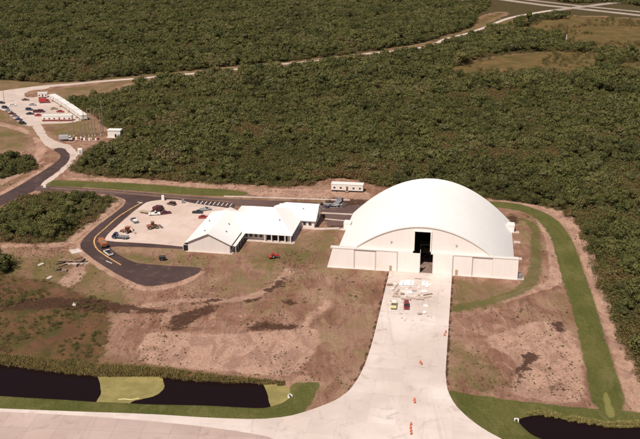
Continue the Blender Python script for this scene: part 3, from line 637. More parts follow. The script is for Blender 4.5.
def hut(label, px, py, L, D, h, rz, wall=None):
    e = empty('equipment_hut', G(px, py), rz); tag(e, label, 'hut')
    MB().box(-L / 2, L / 2, 0, D, .1, h).build('wall', wall or M_trailer, e)
    MB().box(-L / 2 - .3, L / 2 + .3, -.3, D + .3, h, h + .22, bev=.06).build('roof', paint('white'), e)
    MB().box(.4, 1.5, -.06, -.005, .15, 2.1).build('door', M_dark, e)
    MB().box(-L / 2 - .8, L / 2 + .8, -1.4, D + .6, -.05, .1).build('base', M_walk, e)
    return e
hut('small white equipment hut at the forest edge right of the antenna masts', 114.2, 137.6, 7.6, 4.5, 4.2, R(-4))
e = empty('storage_tank', G(80.5, 154.2), R(10)); tag(e, 'small upright white cabinet on the verge beside the road bend', 'cabinet')
MB().box(-1.3, 1.3, -.9, .9, .12, 3.3, bev=.12).build('cabinet', paint('white'), e); MB().box(-1.5, 1.5, -1.1, 1.1, 0, .12).build('base', M_walk, e); MB().box(-.5, .5, -.95, -.9, .5, 2.4).build('door', paint('silver'), e)

# ================================================================ MASTS AND POLES
def mast(label, px, py, h, r=.30, group='antenna masts beside the equipment hut'):
    p = G(px, py); e = empty('antenna_mast', p); tag(e, label, 'mast', group)
    m = MB().tube((0, 0, 0), (0, 0, h), r, r * .55, 8).build('pole', plain_mast, e)
    MB().tube((0, 0, 0), (0, 0, .5), .5, .5, 10).build('base', M_conc, e)
    b = MB()
    for z in (h * .55, h * .8, h - .3): b.box(-1.0, 1.0, -.06, .06, z, z + .12)
    b.build('cross_arm', plain_mast, e)
plain_mast = plain('sun bleached mast timber', (.25, .195, .145), .85, .2, 0, .2)
for i, (x, y, h) in enumerate(((74.0, 136.0, 12.5), (81.0, 137.2, 11), (85.2, 136.8, 15.5), (89.0, 136.2, 17), (92.5, 136.0, 17), (95.3, 135.6, 15.5), (101.2, 135.2, 16.5), (103.4, 134.6, 20))):
    mast(['pale antenna mast standing alone at the left of the mast row', 'short pale antenna mast second from the left of the mast row', 'pale antenna mast third from the left of the mast row', 'pale antenna mast fourth from the left of the mast row', 'pale antenna mast fourth from the white hut in the mast row', 'pale antenna mast third from the white hut in the mast row',
          'pale antenna mast second from the white hut in the mast row', 'tallest pale antenna mast, nearest the white hut'][i], x, y, h)
def upole(label, px, py, h):
    p = G(px, py); e = empty('utility_pole', p, R(20)); tag(e, label, 'utility pole', 'utility poles round the far car park')
    MB().tube((0, 0, 0), (0, 0, h), .19, .11, 8).build('pole', M_wood, e); b = MB(); b.box(-1.2, 1.2, -.08, .08, h - 1.0, h - .82); b.build('cross_arm', M_wood, e)
upole('dark timber pole at the left edge of the far car park', 4.4, 103, 12); upole('dark timber pole in the grass below the left row of parked cars', 9.2, 124.5, 9.5); upole('pale timber pole on the grass beyond the diagonal trailers', 68.4, 99.5, 9)
for (l_, px, py) in (('red and white cabinet row under the left masts', 78, 139.8), ('red cabinets below the middle masts', 86, 140.6), ('pinkish cabinets below the masts near the hut', 95, 140.4)):
    e = empty('equipment_cabinets', G(px, py), R(-6)); tag(e, l_, 'cabinets')
    for k in range(4): MB().box(k * 1.5 - 3, k * 1.5 - 1.9, -.4, .4, .1, 1.3 + .3 * (k % 2), bev=.05).build('cabinet', paint(('rust', 'cream', 'darkred', 'white')[(k + int(px)) % 4]), e)
    MB().box(-3.4, 3.2, -.8, .8, 0, .1).build('base', M_walk, e)
e = MB().tube((0, 0, 0), (0, 0, 9), .5, .3, 10).build('marker_tower', paint('white')); e.location = G(566, 44); tag(e, 'small white marker tower among the trees of the distant clearing', 'tower')

# ================================================================ VEHICLES
def wheels(e, xs, hw, r=.34, wd=.22):
    for x in xs:
        for s_ in (-1, 1):
            w_ = MB().tube((x, s_ * hw - s_ * wd, r), (x, s_ * hw, r), r, n=16).build('wheel', M_tyre, e)
            MB().tube((x, s_ * hw, r), (x, s_ * (hw + .015), r), r * .58, n=12).build('rim', M_rim, w_)
def lamps(e, x, y, z, s_=1, sz=.09):
    for q in (-1, 1):
        MB().box(min(x, x + s_ * .04), max(x, x + s_ * .04), q * y - sz, q * y + sz, z - sz, z + sz).build('headlight', M_lamp, e)
def car(col, L=4.7, wd=1.8, kind='sedan'):
    e = empty('parked_car', (0, 0, 0)); h = L / 2; pm = paint(col)
    low = [(-h, .35), (-h + .1, .25), (h - .15, .25), (h, .4), (h - .03, .66), (h - .25, .76), (h - 1.2, .86), (-h + .9, .92), (-h + .05, .86)]
    MB().prism(low, -wd / 2, wd / 2).build('body', pm, e)
    if kind == 'sedan': cab = [(h - 1.35, .84), (h - 2.05, 1.36), (-h + 1.5, 1.40), (-h + .75, .88)]; rf = [(h - 2.02, 1.365), (h - 2.1, 1.42), (-h + 1.55, 1.45), (-h + 1.45, 1.39)]
    else: cab = [(h - 1.2, .84), (h - 1.75, 1.65), (-h + .4, 1.68), (-h + .1, .86)]; rf = [(h - 1.7, 1.66), (h - 1.8, 1.73), (-h + .42, 1.75), (-h + .32, 1.68)]
    MB().prism(cab, -wd / 2 + .05, wd / 2 - .05, .16, 1.0).build('windows', M_glass, e)
    MB().prism(rf, -wd / 2 + .16, wd / 2 - .16).build('roof', pm, e)
    wheels(e, (h - .85, -h + .95), wd / 2 - .0, .33); lamps(e, h - .03, wd / 2 - .3, .58)
    for q in (-1, 1): MB().box(-h - .02, -h + .03, q * (wd / 2 - .25) - .14, q * (wd / 2 - .25) + .14, .6, .74).build('tail_light', paint('red'), e)
    return e
def pickup(col, L=5.3, wd=1.95, bedc=None, load=None):
    e = empty('pickup_truck', (0, 0, 0)); h = L / 2; pm = paint(col)
    MB().prism([(-h, .42), (h - .1, .38), (h, .5), (h, .86), (h - .2, .98), (h - 1.25, 1.05), (.15, 1.05), (.15, .62), (-h, .62)], -wd / 2, wd / 2).build('body', pm, e)
    MB().prism([(h - 1.25, 1.03), (h - 1.85, 1.68), (.32, 1.72), (.12, 1.03)], -wd / 2 + .05, wd / 2 - .05, .14, 1.2).build('windows', M_glass, e)
    MB().prism([(h - 1.8, 1.69), (h - 1.9, 1.77), (.3, 1.79), (.25, 1.71)], -wd / 2 + .15, wd / 2 - .15).build('roof', pm, e)
    b = MB(); b.box(-h, .12, -wd / 2, -wd / 2 + .1, .62, 1.12); b.box(-h, .12, wd / 2 - .1, wd / 2, .62, 1.12); b.box(-h, -h + .1, -wd / 2 + .1, wd / 2 - .1, .62, 1.12); b.box(.03, .12, -wd / 2 + .1, wd / 2 - .1, .62, 1.1)
    b.build('cargo_bed', paint(bedc or col), e)
    if load: MB().box(-h + .25, -.15, -wd / 2 + .2, wd / 2 - .2, .63, 1.35, bev=.08).build('tool_box', paint(load), e)
    wheels(e, (h - .95, -h + 1.1), wd / 2, .37, .24); lamps(e, h, wd / 2 - .3, .74)
    MB().box(h, h + .08, -wd / 2 + .05, wd / 2 - .05, .42, .56).build('bumper', M_steel, e)
    return e
def truck(cabc, bodyc, L=7.6, wd=2.4, kind='box', bh=3.1):
    e = empty('truck', (0, 0, 0)); h = L / 2
    MB().box(-h, h - .1, -wd / 2 + .5, wd / 2 - .5, .6, .85).build('chassis', M_steel, e)
    MB().prism([(h - 2.0, .55), (h, .5), (h + .02, 1.35), (h - .55, 1.55), (h - .85, 2.45), (h - 2.0, 2.5)], -wd / 2 + .08, wd / 2 - .08, .1, 1.7).build('cab', paint(cabc), e)
    MB().prism([(h - 1.85, 1.6), (h - .62, 1.6), (h - .86, 2.3), (h - 1.85, 2.3)], -wd / 2 + .05, wd / 2 - .05).build('windows', M_glass, e)
    MB().prism([(h - .5, 1.62), (h - .46, 1.62), (h - .76, 2.35), (h - .8, 2.35)], -wd / 2 + .25, wd / 2 - .25).build('windscreen', M_glass, e)
    if kind == 'box': MB().box(-h, h - 2.15, -wd / 2, wd / 2, .9, bh, bev=.05).build('cargo_box', paint(bodyc), e)
    elif kind == 'dump':
        MB().prism([(-h - .1, 1.0), (h - 2.2, 1.0), (h - 2.0, 2.35), (-h - .3, 2.1)], -wd / 2, wd / 2).build('dump_body', paint(bodyc), e)
        MB().box(-h + .1, h - 2.4, -wd / 2 + .2, wd / 2 - .2, 2.1, 2.42, bev=.12, tx=.3).build('load', M_load, e)
    elif kind == 'flat':
        MB().box(-h, h - 2.15, -wd / 2, wd / 2, .9, 1.12).build('deck', paint(bodyc), e); MB().box(h - 2.25, h - 2.15, -wd / 2, wd / 2, 1.12, 2.2).build('headboard', paint(bodyc), e)
    wheels(e, (h - 1.1, -h + 1.9, -h + .85), wd / 2, .48, .3); lamps(e, h, wd / 2 - .4, .95, 1, .12)
    MB().box(h, h + .12, -wd / 2 + .1, wd / 2 - .1, .5, .75).build('bumper', M_steel, e)
    return e
M_load = plain('tipped earth', (.22, .13, .09), .95, .1, 0, .3)
def loader(col):
    e = empty('wheel_loader', (0, 0, 0)); pm = paint(col)
    MB().prism([(-2.9, .9), (-.4, .8), (-.3, 1.6), (-1.2, 1.9), (-2.9, 1.75)], -.9, .9).build('engine_cover', pm, e)
    MB().box(-.3, 1.6, -.65, .65, .75, 1.35, bev=.08).build('front_frame', pm, e)
    MB().box(-1.1, .35, -.7, .7, 1.62, 2.95, tx=.12, ty=.06).build('cab', M_glass, e); MB().box(-1.15, .4, -.78, .78, 2.95, 3.1).build('cab_roof', pm, e)
    b = MB(); b.tube((.6, -.6, 1.5), (3.0, -.6, .7), .14, n=6); b.tube((.6, .6, 1.5), (3.0, .6, .7), .14, n=6); b.tube((.9, 0, 1.4), (2.6, 0, 1.25), .1, n=6); b.build('lift_arm', pm, e)
    MB().prism([(2.8, .15), (3.9, .12), (3.9, .2), (3.1, .35), (3.0, 1.15), (2.85, 1.2)], -1.35, 1.35).build('bucket', M_steel, e)
    wheels(e, (-1.7, 1.2), 1.15, .72, .45); return e
def backhoe(col):
    e = empty('backhoe', (0, 0, 0)); pm = paint(col)
    MB().prism([(-.9, .7), (2.2, .75), (2.2, 1.35), (.6, 1.55), (-.9, 1.5)], -.55, .55).build('engine_cover', pm, e)
    MB().box(-1.0, .5, -.7, .7, 1.5, 2.7, tx=.1, ty=.05).build('cab', M_glass, e); MB().box(-1.05, .55, -.78, .78, 2.7, 2.84).build('cab_roof', pm, e)
    b = MB(); b.tube((.9, -.65, 1.2), (3.0, -.65, .6), .11, n=6); b.tube((.9, .65, 1.2), (3.0, .65, .6), .11, n=6); b.build('loader_arm', pm, e)
    MB().prism([(2.9, .15), (3.6, .12), (3.6, .2), (3.1, .35), (3.0, .9), (2.9, .95)], -1.1, 1.1).build('bucket', M_steel, e)
    b = MB(); b.tube((-1.0, 0, 1.0), (-2.0, 0, 3.4), .17, .14, 6); b.tube((-2.0, 0, 3.4), (-3.6, 0, 2.3), .13, .1, 6); b.build('digging_arm', pm, e)
    MB().prism([(-3.9, 1.5), (-3.3, 1.6), (-3.4, 2.35), (-3.7, 2.3)], -.35, .35).build('digging_bucket', M_steel, e)
    wheels(e, (-.6,), 1.05, .7, .4); wheels(e, (1.7,), .95, .45, .3); return e
def place(e, px, py, deg, label, cat, group=None, sc=1.0):
    "deg: heading of the front, counter-clockwise from the camera's right"
    p = G(px, py); e.location = (p.x, p.y, max(gz(p.x, p.y), 0) + .1); e.rotation_euler = (0, 0, R(deg)); e.scale = (sc,) * 3; tag(e, label, cat, group); return e
place(truck('navy', 'grey', 6.8, 2.3, 'flat'), 120.6, 238.6, 172, 'dark blue flatbed truck at the near left corner of the sandy lot', 'truck')
place(backhoe('orange'), 127.3, 233.0, 150, 'orange backhoe behind the dark blue flatbed at the lot corner', 'backhoe')
place(pickup('grey', 5.4, 2.0, 'grey', 'white'), 134.4, 222.0, 122, 'grey pickup with a white tool box near the left side of the lot', 'pickup')
e = empty('flatbed_trailer', (0, 0, 0)); MB().box(-3, 3, -1.1, 1.1, .7, .85).build('deck', paint('tan'), e); wheels(e, (-.9, -.1), 1.1, .36, .22); MB().tube((3, 0, .7), (4.4, 0, .5), .07, n=6).build('tow_bar', M_steel, e); MB().box(-3, -2.8, -1.1, 1.1, .85, 1.7).build('tail_board', paint('cream'), e)
place(e, 146, 213.4, 160, 'low tan flatbed trailer at the upper left of the lot', 'trailer')
place(pickup('white', 5.3, 2.0), 154.4, 215.2, 12, 'white pickup nosed up to the maroon van', 'pickup')
place(truck('maroon', 'maroon', 5.8, 2.2, 'box', 2.9), 158.6, 211.8, 60, 'tall maroon box van beyond the white pickup', 'van')
place(car('maroon'), 166, 214, 25, 'dark red car alone in the upper middle of the lot', 'car')
place(loader('rust'), 153.8, 228.6, 22, 'rusty orange wheel loader in the middle of the lot', 'loader')
place(car('black'), 197.5, 213.3, 176, 'black car left of the silver pickup near the office roof', 'car')
place(pickup('silver'), 205.5, 210.6, 28, 'silver pickup at the top of the three vehicles near the office', 'pickup')
place(car('red', 4.5), 203.6, 218.3, 4, 'bright red car closest to the office roof', 'car')
place(truck('orange', 'orange', 7.4, 2.4, 'dump'), 102.6, 245.6, 118, 'orange dump truck driving on the curve of the loop road', 'dump truck')
place(pickup('white', 5.4, 2.0, 'white', 'black'), 108.4, 254.4, 125, 'white pickup with a black box following the orange dump truck', 'pickup')
place(car('brown', 4.4, 1.8, 'wagon'), 171.6, 205.0, 150, 'small brown wagon near the upper edge of the lot', 'car')
place(pickup('yellow', 5.0, 1.95, 'cream', 'white'), 393.8, 306.8, 262, 'yellow and cream pickup parked on the tow way left of the red car', 'pickup')
place(car('darkred', 4.9, 1.85, 'wagon'), 406.4, 307.2, 265, 'dark red wagon parked on the tow way right of the yellow pickup', 'car')
place(truck('white', 'silver', 7.5, 2.4, 'box', 3.2), 66, 140.6, 8, 'white box truck at the left end of the cabinet row under the masts', 'truck')
place(truck('red', 'red', 7.2, 2.5, 'box', 3.4), 44.6, 103.0, 12, 'bright red box truck beside the short white trailer', 'truck')
for (px, py, dg, c_, kd, l_) in ((25.6, 100.6, 4, 'brown', 'sedan', 'brown car alone near the top of the far car park'), (32.6, 105.6, -4, 'silver', 'sedan', 'silver car in the middle of the far car park'), (29.4, 110.4, -14, 'navy', 'wagon', 'dark wagon below the silver car in the far car park'),
                              (37.0, 112.6, 4, 'darkred', 'wagon', 'dark red wagon left of the red sedan by the red trimmed trailer'), (41.5, 112.2, -18, 'maroon', 'wagon', 'maroon wagon beyond the red sedan'), (38.6, 116.2, 4, 'red', 'sedan', 'red sedan just left of the red trimmed trailer'), (54.2, 109.6, 22, 'tan', 'sedan', 'tan car facing the diagonal trailers'), (60.4, 112.4, -6, 'red', 'sedan', 'red car tucked beside the diagonal trailers'),
                              (1.6, 103.6, -20, 'black', 'sedan', 'black car at the left edge of the photo, first in the left row'), (5.4, 108.6, -22, 'navy', 'wagon', 'dark blue wagon second in the left row'), (8.6, 111.6, -22, 'silver', 'sedan', 'silver car third in the left row'), (12.2, 114.6, -22, 'maroon', 'sedan', 'maroon car fourth in the left row'), (15.6, 117.2, -22, 'grey', 'sedan', 'grey car fifth in the left row'),
                              (18.8, 120.4, -22, 'navy', 'sedan', 'dark blue car sixth in the left row'), (22.8, 124.2, -22, 'black', 'wagon', 'black wagon last in the left row, nearest the lane'), (12.6, 106.0, 10, 'white', 'sedan', 'white car behind the left row in the far car park'), (30.2, 114.6, 0, 'black', 'sedan', 'small black car below the dark wagon in the far car park')):
    place(car(c_, 5.0, 1.85, kd), px, py, dg, l_, 'car', 'cars in the far car park')
# red compact tractor, black generator
e = empty('compact_tractor', (0, 0, 0)); MB().prism([(-.6, .6), (1.6, .65), (1.6, 1.15), (.2, 1.3), (-.6, 1.1)], -.5, .5).build('engine_cover', paint('red'), e); MB().box(-1.2, -.3, -.55, .55, 1.1, 2.1, tx=.1).build('canopy', paint('red'), e)
MB().box(-2.6, -1.3, -1.0, 1.0, .3, .8, bev=.05).build('mower_deck', paint('red'), e); wheels(e, (-.7,), .95, .62, .35); wheels(e, (1.3,), .8, .38, .25)
place(e, 275, 257.6, 12, 'small red tractor on the bare ground in front of the office', 'tractor', None, 1.0)
e = empty('generator', (0, 0, 0)); MB().box(-1.3, 1.3, -.7, .7, .45, 1.7, bev=.1).build('housing', paint('black'), e); wheels(e, (-.1,), .8, .35, .2); MB().tube((1.3, 0, .55), (2.3, 0, .35), .06, n=6).build('tow_bar', M_steel, e); MB().tube((-.7, 0, 1.7), (-.7, 0, 2.1), .07, n=8).build('exhaust', M_steel, e)
place(e, 162.5, 260.2, 8, 'black towed generator on the dry verge inside the loop road', 'generator')
# transporter with steel behind the office
place(truck('grey', 'grey', 9.0, 2.6, 'flat'), 337.2, 204.8, 66, 'grey flatbed truck parked in the yard behind the office', 'truck')
def pile(name, label, cat, px, py, n, lx, mats, sp=2.0, r=.12, part='bar', flat=False, hmax=1.0, ang=0, spread=.4):
    e = empty(name, (0, 0, 0)); rr = random.Random(hash(round(px * 7 + py)) & 1023)
    for k in range(n):
        a = R(ang) + rr.uniform(-spread, spread); L = lx * rr.uniform(.5, 1); x, y = rr.uniform(-sp, sp), rr.uniform(-sp * .6, sp * .6); z = rr.uniform(.05, hmax)
        d = Vector((math.cos(a), math.sin(a), 0)) * L / 2
        if flat: M_ = Matrix.Translation((x, y, 0)) @ Matrix.Rotation(a, 4, 'Z'); MB().box(-L / 2, L / 2, -L * .28, L * .28, .02, z, M=M_).build(part, mats[k % len(mats)], e)
        else: MB().tube(Vector((x, y, z)) - d, Vector((x, y, z)) + d, r, n=7).build(part, mats[k % len(mats)], e)
    p = G(px, py); e.location = (p.x, p.y, gz(p.x, p.y) + .06); tag(e, label, cat); return e
pile('steel_stack', 'heap of dark steel sections left of the grey flatbed truck', 'steel heap', 331.5, 207.2, 16, 5, [M_steel, paint('navy'), paint('silver')], 2.6, .16, 'beam', False, 1.6, 10, .9)
pile('steel_stack', 'heap of pale pipe sections right of the grey flatbed truck', 'steel heap', 341.5, 206.4, 12, 5, [paint('silver'), M_steel, paint('cream')], 2.0, .2, 'pipe', False, 1.5, 70, .6)
pile('pallet_stack', 'dark stack of crates at the back corner of the office', 'crates', 322.2, 204.6, 5, 2.2, [M_wood, M_dark], 1.2, .1, 'crate', True, 1.6)
pile('log_pile', 'scattered dark logs on the bare patch left of the loop road', 'log pile', 69.5, 263.2, 13, 8.0, [M_dark, M_wood, paint('brown')], 4.5, .2, 'log', False, .7, 20, 1.2)
pile('pipe_stack', 'bundle of pale pipes lying beside the scattered logs', 'pipe bundle', 75.5, 263.8, 7, 8.0, [M_woodl, paint('cream')], 1.2, .13, 'pipe', False, .5, 4, .12)
pile('rubble_heap', 'dark chunks of rubble below the logs and pipes', 'rubble', 61.5, 270.2, 6, 1.9, [M_dark, M_wood], 1.6, .1, 'chunk', True, 1.0)
for (px, py, l_) in ((41, 264.5, 'flat white concrete slab in the weeds left of the logs'), (49.5, 277.8, 'pale broken slab beside the dirt track below the logs'), (74.5, 304.5, 'small white slab lying in the scrub'),):
    p = G(px, py); o = MB().box(-1.2, 1.2, -.6, .6, -.1, .35, bev=.08).build('concrete_slab', M_conc); o.location = (p.x, p.y, gz(p.x, p.y) + .1); o.rotation_euler = (R(4), 0, R(20 + px)); tag(o, l_, 'slab')
# ---------------------------------------------------------------- building materials on the tow way
def sheetstack(px, py, L, D, h, deg, mat, label, cat, name='panel_stack', n=4, battens=True):
    e = empty(name, G(px, py, 0) + Vector((0, 0, .06)), -AX + R(deg)); tag(e, label, cat)
    z = 0; h *= .6; n = 3
    if battens:
        for x in (-L * .35, 0, L * .35): MB().box(x - .06, x + .06, -D / 2, D / 2, 0, .1).build('batten', M_wood, e)
        z = .1
    for k in range(n):
        a = rnd.uniform(-.12, .12); hh = h / n
        MB().box(-L / 2 + a, L / 2 + a, -D / 2 - a * .5, D / 2 - a * .5, z + .004, z + hh).build('panel', mat, e); z += hh
    return e
stacks = []
words = {'w': ('white', M_canvas, 'stack of white roofing sheets'), 'b': ('brown', M_woodl, 'stack of brown lumber'), 'd': ('dark', M_wood, 'pile of dark timber'), 'c': ('cream', paint('cream'), 'stack of cream wall panels')}
SP = [(389.6, 285.4, 2.0, 1.2, .6, 10, 'd', 'nearest the left edge of the tow way, above the cream panels'), (392.5, 289.5, 1.6, 1.2, .5, 60, 'c', 'just left of the long lumber'), (395.8, 286.6, .5, 4.6, .35, -14, 'b', 'laid lengthwise left of the white sheets'), (397.0, 292.0, .6, 4.2, .35, -14, 'b', 'lengthwise nearer the camera than the other'),
      (396.2, 296.6, 2.6, 1.4, .45, 2, 'b', 'in front of the yellow pickup'), (401.5, 283.6, 1.2, 4.6, .3, -6, 'w', 'first from the left'), (405.8, 283.2, 1.1, 4.6, .3, -4, 'w', 'second from the left'), (409.2, 283.4, 1.2, 5.0, .35, 0, 'w', 'third from the left, in the middle of the tow way'), (413.0, 283.6, .9, 4.2, .3, 2, 'w', 'fourth from the left'),
      (423.5, 284.0, 1.1, 4.2, .35, 2, 'w', 'second from the right'), (426.6, 285.0, 1.2, 4.8, .35, 4, 'w', 'furthest right'), (419.0, 286.4, .6, 4.4, .3, 6, 'c', 'between the white stacks'), (423.8, 292.0, 1.8, 1.8, .5, 20, 'w', 'squarish, right of the crates'), (404.5, 292.2, 2.0, 1.6, .4, 4, 'c', 'below the second white stack'),
      (409.8, 293.0, 2.2, 1.6, .4, -6, 'w', 'squarish, in the middle of the laydown area'), (406.0, 299.4, 3.4, .9, .5, 4, 'b', 'crosswise beyond the red wagon'), (411.5, 298.6, 3.2, .8, .5, -3, 'b', 'crosswise right of the red wagon'), (420.2, 299.6, 2.6, 1.0, .6, 6, 'b', 'crosswise below the crates'), (425.5, 298.0, 4.4, .5, .4, 32, 'b', 'laid diagonally at the right'), (427.8, 295.0, 3.6, .4, .4, 32, 'd', 'laid diagonally at the far right'),
      (419.6, 314.4, 1.2, 1.0, .7, 30, 'b', 'small, below the laydown area'), (425.6, 306.4, 1.4, 1.2, .5, 10, 'w', 'small, right of the red wagon'), (424.6, 313.0, .9, 1.6, .5, 0, 'w', 'small, nearest the camera'), (402.5, 294.6, 1.4, .8, .4, 0, 'd', 'small, beyond the red wagon'), (414.2, 291.0, 1.6, 1.1, .4, 8, 'b', 'small, in the middle between white sheets'), (418.0, 279.0, 2.4, .5, .3, 0, 'b', 'nearest the open hangar doors')]
for (px, py, L, D, h, dg, k, where) in SP: sheetstack(px, py, L, D, h, dg, words[k][1], words[k][2] + ' ' + where, words[k][2].split()[0] + ' of ' + {'w': 'sheets', 'b': 'lumber', 'd': 'timber', 'c': 'panels'}[k], n=3)
pile('board_scatter', 'loose white boards scattered across the middle of the laydown area', 'boards', 412, 288.6, 26, 1.5, [M_canvas, paint('cream'), M_woodl], 7.5, .1, 'board', True, .12, 0, 1.5)
pile('board_scatter', 'loose brown boards scattered nearer the parked vehicles', 'boards', 408, 296.6, 22, 1.2, [M_woodl, M_wood, M_canvas], 7.5, .1, 'board', True, .2, 0, 1.5)
pile('board_scatter', 'few scraps of board scattered below the laydown area', 'boards', 417, 317.0, 12, .8, [M_woodl, M_wood, M_canvas], 5.5, .1, 'board', True, .15, 0, 1.5)
# ---------------------------------------------------------------- orange barrels and small markers
def barrel():
    e = empty('traffic_barrel', (0, 0, 0)); z = 0
    b = MB(); b.tube((0, 0, .05), (0, 0, 1.1), .36, .27, 14); b.build('drum', M_orange, e); MB().tube((0, 0, 0), (0, 0, .06), .46, n=14).build('base', M_tyre, e)
    for z in (.4, .75): MB().tube((0, 0, z), (0, 0, z + .13), .345 - z * .07, .34 - z * .07, 14, False).build('band', paint('white'), e)
    return e
proto = barrel(); first = True
for (px, py, l_) in ((420.3, 363.0, 'left orange barrel of the pair in the middle of the tow way'), (421.6, 364.6, 'right orange barrel of the pair in the middle of the tow way'), (414.4, 400.6, 'farther of two orange barrels below the middle pair'), (414.8, 402.8, 'nearer of two orange barrels below the middle pair'),
                     (411.0, 425.0, 'farthest orange barrel of the file at the bottom of the photo'), (410.6, 428.6, 'second orange barrel of the file at the bottom'), (411.0, 431.6, 'third orange barrel of the file at the bottom'), (411.2, 434.2, 'nearest orange barrel of the file at the bottom'), (445.8, 332.6, 'orange barrel on the right edge of the tow way'), (444.6, 335.6, 'orange barrel just inside the right edge of the tow way')):
    o = proto if first else copy_tree(proto); first = False; p = G(px, py); o.location = (p.x, p.y, .06); o.scale = (.75, .75, .75); tag(o, l_, 'barrel', 'orange barrels along the tow way')
for (px, py, h, l_, kk) in ((163, 200.8, 2.6, 'white post at the upper edge of the sandy lot', 'white'), (183.2, 203.4, 1.9, 'grey utility box at the upper right edge of the lot', 'grey'), (44.8, 187.4, .9, 'white marker block at the road junction', 'white')):
    e = empty('marker_box', G(px, py) + Vector((0, 0, .08)), R(10)); tag(e, l_, 'marker')
    MB().box(-.7, .7, -.5, .5, .1, h, bev=.08, tx=.1).build('housing', paint(kk), e); MB().box(-.9, .9, -.7, .7, -.05, .1).build('base', M_walk, e)
for (px, py, dg, l_) in ((289.6, 395.0, 40, 'white concrete outfall at the right end of the long ditch'), (516.5, 419.2, -10, 'white concrete outfall at the left end of the right pond')):
    p = G(px, py); e = empty('outfall', (p.x, p.y, -.25), R(dg)); e.scale = (.55, .55, .6); tag(e, l_, 'outfall')
    MB().box(-1.1, 1.1, .0, .3, -.8, .9).build('headwall', paint('white'), e); MB().box(-1.1, -.85, -1.3, 0, -.8, .5).build('wing_wall', paint('white'), e); MB().box(.85, 1.1, -1.3, 0, -.8, .5).build('wing_wall', paint('white'), e); MB().tube((0, -.25, .0), (0, 0, .0), .5, n=14).build('pipe', M_dark, e)

# ================================================================ TREES
def leaf_mat(name, cols, tr=.15):
    t = NT(name); oi = t.n('ShaderNodeObjectInfo'); rp = t.n('ShaderNodeValToRGB'); rp.color_ramp.interpolation = 'LINEAR'
    while len(rp.color_ramp.elements) < len(cols): rp.color_ramp.elements.new(.5)
    for i, c in enumerate(cols): rp.color_ramp.elements[i].position = i / (len(cols) - 1); rp.color_ramp.elements[i].color = (*c, 1)
    # drifts of drier and lusher growth over tens of metres, plus each plant's own tint
    nz = t.n('ShaderNodeTexNoise'); nz.inputs['Scale'].default_value = .018; nz.inputs['Detail'].default_value = 4; t.l(oi.outputs['Location'], nz.inputs['Vector'])
    v = t.math('ADD', t.math('MULTIPLY', oi.outputs['Random'], .60), t.math('MULTIPLY', t.math('SUBTRACT', nz.outputs[0], .46), 2.6), clamp=True)
    t.l(v, rp.inputs[0]); tone = t.attr('tone')
    c = t.mix(t.ramp(tone, 0, 1), t.mix(.30, rp.outputs[0], (.048, .052, .018)), t.mix(.30, rp.outputs[0], (.19, .18, .065)))
    t.col(c); t.b.inputs['Roughness'].default_value = .75; t.b.inputs['Specular IOR Level'].default_value = .15
    tl = t.n('ShaderNodeBsdfTranslucent'); t.l(c, tl.inputs[0]); mx = t.n('ShaderNodeMixShader'); mx.inputs[0].default_value = tr
    t.l(t.b.outputs[0], mx.inputs[1]); t.l(tl.outputs[0], mx.inputs[2]); t.l(mx.outputs[0], t.out.inputs[0]); return t.m
M_leaf = leaf_mat('scrub oak foliage', [(.048, .054, .018), (.074, .080, .024), (.094, .099, .030), (.116, .116, .037), (.138, .125, .046), (.155, .114, .056)])
M_shrub = leaf_mat('low scrub foliage', [(.060, .064, .020), (.098, .094, .030), (.150, .120, .045), (.19, .115, .06), (.17, .085, .05)])
M_bark = plain('grey bark', (.12, .09, .07), .9, .1)
def crown_arrays(seed, n_lobes, rad, hgt, base, nleaf, leaf, spread=.62):
    g = np.random.default_rng(seed); V = []; T = []
    lob = []
    for k in range(n_lobes):
        a = g.uniform(0, 2 * math.pi); r = rad * spread * math.sqrt(g.uniform(0, 1)); z = base + (hgt - base) * g.uniform(.30, .80) * (1 - .42 * (r / rad) ** 2)
        lob.append((r * math.cos(a), r * math.sin(a), z, rad * g.uniform(.36, .56), g.uniform(0, 1)))
    tot = sum(l[3] ** 2 for l in lob)
    for lx, ly, lz, lr, tone in lob:
        n = int(nleaf * lr * lr / tot)
        d = g.normal(size=(n, 3)); d[:, 2] = np.abs(d[:, 2]) * .9 - .35; d /= np.linalg.norm(d, axis=1)[:, None]
        rr = lr * (1 - .35 * g.uniform(0, 1, n) ** 2) * g.uniform(.85, 1.22, n)
        c = np.array([lx, ly, lz]) + d * rr[:, None] * np.array([1, 1, .8])
        nrm = d + g.normal(size=(n, 3)) * .34; nrm /= np.linalg.norm(nrm, axis=1)[:, None]
        u_ = np.cross(nrm, g.normal(size=(n, 3))); u_ /= np.linalg.norm(u_, axis=1)[:, None]; v_ = np.cross(nrm, u_)
        s_ = leaf * g.uniform(.6, 1.35, n)[:, None]
        q = np.stack([c - u_ * s_, c - v_ * s_ * .7 + nrm * s_ * .15, c + u_ * s_, c + v_ * s_ * .7 + nrm * s_ * .15], 1)
        V.append(q.reshape(-1, 3)); T.append(np.repeat(np.clip(tone + g.normal(size=n) * .14, 0, 1), 4))
    V = np.concatenate(V); V[:, 2] = np.maximum(V[:, 2], .1)
    return V, np.concatenate(T)
